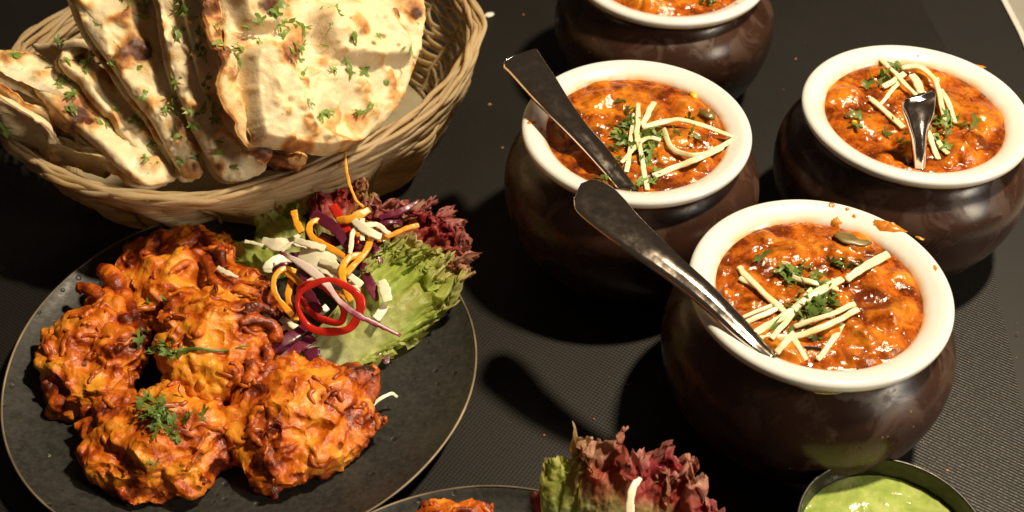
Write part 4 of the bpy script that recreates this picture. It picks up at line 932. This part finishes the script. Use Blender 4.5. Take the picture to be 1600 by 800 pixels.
shred('pepper_strip', PE, 'short red pepper strip behind the flat carrot curl', 'pepper', [(520, 322, 48), (528, 335, 48), (536, 350, 46)], 4.6, 2.0)
shred('pepper_strip', PE, 'red pepper strip under the white cabbage bunch', 'pepper', [(535, 352, 46), (548, 368, 46), (556, 382, 44)], 4.6, 2.0)
def ring(label, c, e1, e2, w, th, gap=0.):
    t = np.linspace(0, 2 * np.pi, 91)[:-1]; cc = P(*c)
    a = P(c[0] + e1[0], c[1] + e1[1], c[2] + e1[2]) - cc; b = P(c[0] + e2[0], c[1] + e2[1], c[2] + e2[2]) - cc
    wob = 1 + .04 * np.sin(2 * t + 1) + .03 * np.sin(5 * t)
    L = cc + (np.cos(t) * wob)[:, None] * a + (np.sin(t) * wob)[:, None] * b
    V, Q = closed_tube(L, w * (1 + .25 * np.sin(t + 2) + .10 * np.sin(3 * t + 1) + .07 * np.sin(7 * t)), th * (1 + .1 * np.sin(4 * t)), nrm(np.cross(a, b)), 14, 5.0)
    solid('pepper_ring', V, M['pepper'], label, 'pepper', SAL, quads=Q)
ring('large red pepper ring standing on the front of the salad', (514, 479, .043), (48, 2, .001), (-2, -42, .010), .0035, .0028)
ring('smaller red pepper loop inside the large ring', (503, 473, .040), (34, 12, -.001), (-8, -30, .008), .0029, .0025)

# ------------------------------------------------------------------ bread basket
BC = np.array([-.1584, .6158]); BA = math.radians(42.3); RIMZ = .065
ax_ = np.array([math.cos(BA), math.sin(BA)]); ay_ = np.array([-ax_[1], ax_[0]])
def per(th, xs, ys):
    xs = np.radians(np.array(xs)); ys = np.array(ys); o_ = np.argsort(xs); return np.interp(th, xs[o_], ys[o_], period=2 * np.pi)
def bscale(th, z):
    """radius factor of the basket wall at angle th and height z"""
    s0 = per(th, [-180, -150, -125, -100, -75, -45, -20, 40, 110, 150], [.70, .64, .60, .66, .76, .78, .66, .60, .70, .72])
    s2 = per(th, [-180, -150, -125, -100, -75, -45, -20, 40, 110, 150], [.80, .75, .72, .80, .895, .865, .77, .70, .80, .82])
    s4 = .5 * s2 + .5 * per(th, [-180, -125, -60, 30, 120], [.97, 1.0, 1.02, .98, .97]) + .02
    s6 = per(th, [169, -170, -146, -126, -109, -92, -78, -64, -47, -36, -23, 40, 114, 124, 132], [.993, .979, .996, 1.03, .998, .984, .99, .997, 1., 1.012, .994, .99, .975, 1.0, 1.02])
    k = np.clip(z / RIMZ, 0, 1.1)
    return np.where(k < .3, s0 + (s2 - s0) * sstep(-.25, .3, k) , np.where(k < .65, s2 + (s4 - s2) * (k - .3) / .35, s4 + (s6 - s4) * (k - .65) / .35))
def bpt(th, z, dr=0.):
    th = np.asarray(th, float); s = bscale(th, z)
    x, y = (.148 * s + dr) * np.cos(th), (.1205 * s + dr) * np.sin(th)
    p = BC + x[..., None] * ax_ + y[..., None] * ay_
    return np.concatenate([p, np.broadcast_to(np.asarray(z, float), th.shape)[..., None]], -1)
bk = root('bread_basket', 'oval woven wicker basket holding the flatbreads', 'basket', (*BC, 0))
NS = 40; th = np.arange(480) * 2 * np.pi / 480
zs = np.linspace(.0030, .0590, 23)
for k, z in enumerate(zs):
    fl = .0034 * np.sin(math.pi * min(1, z / .05)) * np.cos(th * 15) + (.0012 if z > .018 else .0005) * np.cos(th * NS / 2 * 1.0 + math.pi * (k % 2) + .0)
    c_ = bpt(th, z + .0006 * np.sin(th * 13 + k) , fl)
    v, q = closed_tube(c_, .0019, .0033, np.array([0, 0, 1.]), 8, 2.2); solid('weaver', v, M['wicker'], parent=bk, quads=q)
for j in range(NS):
    t0 = (j + .5) * 2 * math.pi / NS; zz = np.linspace(.001, .064, 18)
    c_ = bpt(np.full(18, t0), zz); v, q, t = strip(c_, .0024, .0018, up=np.array([math.cos(t0 + BA), math.sin(t0 + BA), 0]), k=6, sq=2)
    solid('stake', v, M['wicker'], parent=bk, quads=q, tris=t)
for j in range(11):
    ph = j * 2 * np.pi / 8
    tw = th * (3 if j % 2 else 2) + ph + .5 * np.sin(th * 5 + j)
    rr = .0038 if j < 8 else .0016; c_ = bpt(th, RIMZ - .003 + (.0044 if j < 8 else .0018) * np.sin(tw) + .0008 * np.sin(th * 17 + 2 * j), rr * np.cos(tw) - .0022 + .0007 * np.sin(th * 23 + j))
    v, q = closed_tube(c_, .0029 + .0004 * np.sin(th * 11 + j), .0027, np.array([0, 0, 1.]), 8, 2.0); solid('rim_rod', v, M['wicker'], parent=bk, quads=q)
c_ = bpt(th, .0545, .001); v, q = closed_tube(c_, .0035, .0035, np.array([0, 0, 1.]), 8); solid('rim_rod', v, M['wicker'], parent=bk, quads=q)
rho = np.linspace(0, 1, 12)[:, None]
ring0 = bpt(th[::4], np.full(120, .002)); cen = ring0.mean(0)
V = cen + (ring0 - cen)[None] * rho[..., None]; V[..., 2] = .0022 + .0004 * np.sin(rho * 60)
solid('base', V.reshape(-1, 3), M['wicker'], parent=bk, quads=grid_quads(12, 120, cv=True))

# ------------------------------------------------------------------ naan breads
def in_poly_dist(px, py, poly):
    """signed pixel distance to a closed polygon, positive inside"""
    poly = np.asarray(poly, float); d2 = np.full(px.shape, 1e12); ins = np.zeros(px.shape, bool)
    for (x0, y0), (x1, y1) in zip(poly, np.roll(poly, -1, 0)):
        ex, ey = x1 - x0, y1 - y0; t = np.clip(((px - x0) * ex + (py - y0) * ey) / (ex * ex + ey * ey), 0, 1)
        d2 = np.minimum(d2, (px - x0 - t * ex) ** 2 + (py - y0 - t * ey) ** 2)
        if y1 != y0: ins ^= ((y0 > py) != (y1 > py)) & (px < (x1 - x0) * (py - y0) / (y1 - y0) + x0)
    return np.sqrt(d2) * np.where(ins, 1, -1)
NAAN_PTS = []
def naan(label, outline, plane, th=.0045, char=(), folds=(), seed=0, toast=.0, n_herb=8, layer=None, bub=.0014, puff=.0042, n1=52, n2=240, herb_in=None, edge_toast=.35):
    """torn flatbread sheet: outline in photo pixels on a leaning plane, real thickness; layer = a folded under-sheet offset"""
    a, b, c_ = (P(*p) for p in plane); N = nrm(np.cross(b - a, c_ - a)); N = N * np.sign(-(N @ ray(plane[0][0], plane[0][1])))
    O = catmull(outline, n2, True); cen = O.mean(0)
    o = root('naan_bread', label, 'naan', (a + b + c_) / 3, 'naan breads in the basket')
    def sheet(name, O, off, seed, th):
        cen = O.mean(0); rho = (np.linspace(0, 1, n1) ** .75)[:, None]
        px, py = cen[0] + (O[:, 0] - cen[0]) * rho, cen[1] + (O[:, 1] - cen[1]) * rho
        jag = sstep(.8, 1, rho) * 1.5 * fbm(np.stack([px / 9, py / 9, px * 0 + seed], -1), 3); px, py = px + jag, py + jag * .6
        d = ray(px, py); o3 = np.array([0, 0, CAM_H]); t = ((a + N * off - o3) @ N) / (d @ N); X = o3 + d * t[..., None]
        q = X + seed * 3.1
        big = fbm(q * 28, 2); bb = fbm(q * 75, 3); fine = fbm(q * 220, 3)
        h = puff * big * (1 - rho ** 4) + .0016 * sstep(-.1, .6, fbm(q * 48 + 2, 2)) * (1 - rho ** 6) + bub * (1.6 * sstep(.05, .75, bb) + .35 * bb) + .0005 * np.maximum(fbm(q * 130 + 3, 2), 0) + 0.0002 * fine
        hf = np.zeros_like(px)
        for poly, hh, soft in folds:
            sd = in_poly_dist(px, py, catmull(poly, 60, True)); hf = hf + hh * sstep(-soft * .35, soft, sd) * (1 + .08 * bb)
        h = h + hf
        edge = np.sqrt(np.clip(1 - rho ** 9, 0, 1))
        top = X + N * (h + (th / 2) * edge)[..., None]; bot = X + N * (h - (th / 2) * edge)[..., None]
        tv = np.clip(toast + .50 * sstep(.12, .7, bb) + .55 * sstep(.22, .75, fbm(q * 42 + 5, 3)) + edge_toast * sstep(.94, 1, rho) * (.5 + .6 * fbm(q * 60, 2)), 0, 1)
        cv = np.zeros_like(px)
        for cx_, cy_, rx, s_ in char:
            dd = np.hypot(px - cx_, (py - cy_) * 1.15) * (1 + .30 * fbm(np.stack([px / 14, py / 14, px * 0 + seed], -1), 2)); cv = np.maximum(cv, s_ * np.exp(-(dd / rx) ** 4)); tv = np.clip(tv + .55 * s_ * np.exp(-(dd / (rx * 1.7)) ** 2), 0, 1.0)
        V = np.concatenate([top.reshape(-1, 3), bot.reshape(-1, 3)]); m = n1 * n2
        q1 = grid_quads(n1, n2, cv=True); q2 = grid_quads(n1, n2, cv=True, off=m)[:, ::-1]
        i = np.arange(n2); e0 = (n1 - 1) * n2; q3 = np.stack([e0 + i, e0 + (i + 1) % n2, m + e0 + (i + 1) % n2, m + e0 + i], -1)
        solid(name, V, M['naan'], parent=o, quads=np.concatenate([q1, q3[:, ::-1], q2]), attrs={'toast': np.concatenate([tv.ravel()] * 2), 'char': np.concatenate([cv.ravel()] * 2)})
        return px, py, top
    px, py, top = sheet('bread_sheet', O, 0., seed, th)
    if layer:
        dx, dy, off, sc = layer
        O2 = cen + (O - cen) * sc + np.array([dx, dy]); sheet('under_sheet', O2, -off, seed + 1.7, th)
    r = np.random.default_rng(int(seed * 10) + 1); reg = np.array(herb_in if herb_in is not None else outline, float)
    done = 0
    for _ in range(400):
        if done >= n_herb: break
        x_, y_ = r.uniform(reg[:, 0].min(), reg[:, 0].max()), r.uniform(max(2, reg[:, 1].min()), reg[:, 1].max())
        if in_poly_dist(np.array([x_]), np.array([y_]), reg)[0] < 4: continue
        j = ((px - x_) ** 2 + (py - y_) ** 2).argmin(); p_ = top.reshape(-1, 3)[j]
        for kk in range(r.integers(1, 4)):
            chd = bpy.data.objects.new('herb_piece', (DRY if r.uniform() < .7 else LEAVES)[r.integers(6)]); COL.objects.link(chd); chd.parent = o
            chd.location = Vector(p_ + N * .0006 + r.normal(0, .0014, 3) * [1, 1, .2]) - Vector(o['_o']); chd.rotation_euler = (Vector(N).to_track_quat('Z', 'Y').to_matrix() @ Matrix.Rotation(r.uniform(0, 6.28), 3, 'Z') @ Matrix.Rotation(r.normal(0, .35), 3, 'X')).to_euler()
            s = r.uniform(.9, 1.6); chd.scale = (s, s, s)
        done += 1
    return o
naan('folded naan lowest at the far left, its two layers gaping open', [(-60, 120), (20, 165), (70, 195), (100, 232), (140, 236), (172, 244), (176, 262), (166, 276), (130, 264), (80, 246), (40, 226), (0, 198), (-60, 160)],
     [(0, 190, .078), (170, 265, .062), (90, 205, .088)], .0045, [(168, 270, 7, .5)], seed=1, toast=.05, n_herb=3, layer=(4, -20, .008, .95))
naan('stub of naan at the very left edge under the second piece', [(-40, 95), (8, 103), (30, 120), (33, 135), (15, 140), (-40, 140)], [(0, 100, .094), (30, 132, .088), (-30, 140, .090)], .005, seed=2, n_herb=2, n1=24, n2=90)
naan('long naan wedge second from the left with a charred middle', [(-40, 78), (10, 80), (50, 84), (90, 104), (122, 150), (160, 172), (205, 218), (245, 244), (276, 262), (270, 284), (226, 290), (185, 262), (140, 218), (100, 186), (62, 150), (30, 112), (-40, 100)],
     [(10, 90, .112), (245, 280, .066), (150, 168, .088)], .0075, [(122, 186, 17, .95), (135, 195, 10, .9)], seed=3, toast=.06, n_herb=12, layer=(-8, 10, .0085, .97))
naan('pale folded naan piece behind the second wedge near the basket back', [(50, 70), (90, 66), (130, 60), (150, 80), (130, 120), (95, 105), (70, 90)], [(60, 80, .092), (140, 70, .092), (110, 110, .082)], .005, seed=3.5, n_herb=2, n1=24, n2=90)
naan('naan wedge third from the left with a torn toasted top corner', [(92, 88), (104, 76), (130, 80), (142, 96), (170, 120), (205, 165), (245, 205), (262, 236), (250, 252), (226, 248), (196, 220), (170, 186), (140, 152), (112, 120), (95, 102)],
     [(105, 90, .112), (245, 245, .070), (215, 160, .086)], .0075, [(118, 98, 10, .8), (180, 130, 9, .35)], seed=4, toast=.10, n_herb=11, layer=(-8, 6, .0085, .98))
naan('tall naan wedge with a round dark char blister', [(90, -60), (112, -5), (135, 50), (170, 100), (200, 146), (235, 190), (260, 236), (280, 268), (292, 280), (312, 278), (320, 262), (312, 220), (298, 180), (285, 130), (272, 70), (262, 10), (250, -60)],
     [(113, 0, .140), (302, 276, .066), (262, 30, .128)], .0078, [(221, 82, 21, 1.), (305, 262, 9, .5), (210, 72, 12, .7), (222, 18, 20, .45)], seed=5, toast=.05, n_herb=20, layer=(-8, 5, .0085, .995))
naan('naan wedge just right of the blistered one, edge in light', [(222, -60), (246, 0), (256, 60), (266, 110), (282, 160), (300, 205), (325, 250), (348, 280), (380, 282), (412, 268), (415, 254), (390, 230), (350, 200), (330, 140), (312, 70), (300, 0), (290, -60)],
     [(247, 10, .142), (350, 274, .070), (330, 60, .126)], .0070, [(275, 90, 8, .4)], seed=6, toast=.02, n_herb=20, layer=(-7, 5, .0085, .99))
naan('shaded naan wedge tucked left of the charred strip', [(268, -60), (284, 0), (300, 80), (318, 150), (338, 215), (358, 238), (388, 240), (395, 220), (370, 150), (350, 80), (335, 0), (330, -60)],
     [(285, 10, .142), (360, 236, .080), (355, 60, .129)], .0070, [(330, 120, 7, .4)], seed=7, toast=.04, n_herb=18, layer=(-7, 4, .0085, .99))
naan('narrow charred and torn naan edge left of the big bread', [(300, -60), (312, 10), (322, 40), (328, 70), (338, 110), (342, 148), (356, 180), (376, 215), (398, 250), (412, 258), (405, 215), (385, 150), (372, 60), (352, -10), (340, -60)],
     [(310, 5, .150), (400, 250, .086), (372, 40, .128)], .0055, [(335, 55, 9, .6), (330, 100, 10, .5), (322, 20, 12, .6), (395, 240, 12, .7)], seed=8, toast=.38, n_herb=5, bub=.0026)
naan('browned naan edge showing under the big bread at its lower left', [(388, 226), (420, 236), (462, 240), (480, 248), (465, 262), (430, 264), (402, 254)], [(390, 230, .082), (470, 255, .074), (430, 238, .083)], .0055, [(420, 256, 12, .7), (450, 258, 10, .6), (405, 245, 10, .6)], seed=9, toast=.45, n_herb=0, n1=24, n2=100)
naan('naan piece behind the big bread with a burnt spot at its top corner', [(540, -60), (560, 0), (580, 60), (620, 110), (648, 100), (660, 55), (664, 18), (658, -10), (650, -60)], [(560, 0, .118), (660, 20, .104), (620, 100, .086)], .0055, [(648, 22, 11, 1.)], seed=10, toast=.04, n_herb=3)
naan('big pale naan at the right of the basket with puffed folds', [(335, -60), (342, 0), (348, 50), (352, 95), (366, 130), (372, 170), (382, 205), (392, 228), (430, 236), (470, 241), (505, 244), (545, 232), (585, 202), (620, 166), (638, 130), (645, 90), (630, 40), (610, 0), (600, -60)],
     [(345, 20, .142), (440, 240, .084), (630, 120, .083)], .0060, [(403, 20, 20, .75), (432, 105, 9, .85), (420, 108, 22, .30), (460, 70, 8, .35), (452, 230, 16, .30), (500, 236, 14, .25), (395, 222, 8, .4), (545, 60, 9, .5), (580, 65, 7, .6), (560, 78, 6, .6), (600, 80, 5, .5), (432, 165, 7, .5), (425, 185, 5, .45), (470, 205, 8, .5), (490, 222, 9, .5), (455, 192, 5, .4), (528, 40, 4, .6), (510, 75, 4, .5), (515, 128, 5, .4), (560, 180, 5, .4), (610, 140, 5, .45), (478, 140, 4, .4), (370, 60, 6, .5), (450, 30, 5, .45), (590, 196, 8, .4), (548, 226, 8, .45)],
     folds=[([(372, 95), (395, 75), (425, 85), (446, 110), (462, 145), (470, 175), (490, 198), (520, 212), (560, 222), (505, 244), (430, 236), (392, 228), (378, 190)], .0110, 15),
            ([(480, 20), (520, 5), (570, 10), (610, 40), (632, 80), (630, 100), (590, 104), (540, 104), (505, 90), (488, 60)], .0100, 15),
            ([(345, -40), (400, -40), (440, 0), (430, 45), (400, 55), (365, 40)], .0090, 14)], seed=11, toast=.05, bub=.0012, puff=.0075, n_herb=44, herb_in=[(345, 5), (480, 5), (640, 60), (630, 130), (540, 200), (470, 190), (400, 80), (360, 120)], n1=90, n2=300)

# ------------------------------------------------------------------ drops and crumbs on the mat
def drop(name, label, cat, px, py, r, h, mat, ang=0., ax=1., z=0.0003, group=None):
    c = P(px, py, z); n1, n2 = 9, 22; rho = np.linspace(0, 1, n1)[:, None]; t = (np.arange(n2) * 2 * np.pi / n2)[None]
    k = r * (1 + .35 * fbm(np.stack([np.cos(t) * 1.3 + px, np.sin(t) * 1.3, 0 * t + py], -1), 2)); u, v = rho * k * np.cos(t) * ax, rho * k * np.sin(t)
    V = np.stack([c[0] + u * math.cos(ang) - v * math.sin(ang), c[1] + u * math.sin(ang) + v * math.cos(ang), z + h * np.sqrt(np.clip(1 - rho ** 2, 0, 1)) + 0 * u], -1)
    solid(name, V.reshape(-1, 3), M[mat], label, cat, group, quads=grid_quads(n1, n2, cv=True))
drop('sauce_drop', 'white drop of sauce on the mat right of the basket', 'sauce drop', 764, 23, .0026, .0012, 'drop', .4, 1.4)
for px, py, r_, lab in [(765, 163, .0009, 'tiny reddish crumb on the mat between basket and middle pot'), (785, 231, .0007, 'pale crumb speck on the mat left of the middle pot rim'), (638, 277, .0007, 'tiny pale crumb on the mat below the basket'), (818, 23, .0006, 'tiny dark red crumb right of the white drop'),
                        (850, 680, .0006, 'tiny crumb on the ribbed mat near the second salad'), (928, 655, .0005, 'tiny pale speck on the mat above the red lettuce'), (1243, 92, .0006, 'pale speck on the mat left of the right-hand pot'), (1480, 735, .0007, 'reddish crumb on the mat by the chutney bowl rim')]:
    drop('crumb', lab, 'crumb', px, py, r_, .0006, 'crumb', .3, 1.2, group='crumbs on the mat')

# fine crumbs and dust nobody could count
rr_ = np.random.default_rng(77); Vc, Fc = [], []
spots = [(rr_.uniform(560, 1000), rr_.uniform(20, 760), .0004) for _ in range(46)] + [(rr_.uniform(1430, 1590), rr_.uniform(480, 790), .0004) for _ in range(30)] + [(rr_.uniform(1180, 1260), rr_.uniform(60, 300), .0004) for _ in range(10)] + [(rr_.normal(330, 190), rr_.normal(690, 70), .0058) for _ in range(70)]
for px, py, z in spots:
    p = P(px, py, z)
    if z > .003 and np.hypot(p[0] + .1349, p[1] - .4175) > .080: continue
    if z < .003 and np.hypot(p[0] + .1349, p[1] - .4175) < .120: continue
    q_ = p + rr_.normal(0, 1, (4, 3)) * rr_.uniform(.00018, .00050) * np.array([1, 1, .5]); q_[:, 2] = np.maximum(q_[:, 2], z - .0003); n_ = len(Vc) * 4
    Vc.append(q_); Fc += [[n_, n_ + 1, n_ + 2], [n_, n_ + 2, n_ + 3], [n_, n_ + 3, n_ + 1], [n_ + 1, n_ + 3, n_ + 2]]
o_ = solid('crumbs', np.concatenate(Vc), M['crumb'], 'fine crumbs scattered over the mat and the fritter plate', 'crumbs', tris=np.array(Fc)); o_['kind'] = 'stuff'

for o_ in bpy.data.objects:
    for k_ in ('_o', '_h'):
        if k_ in o_: del o_[k_]
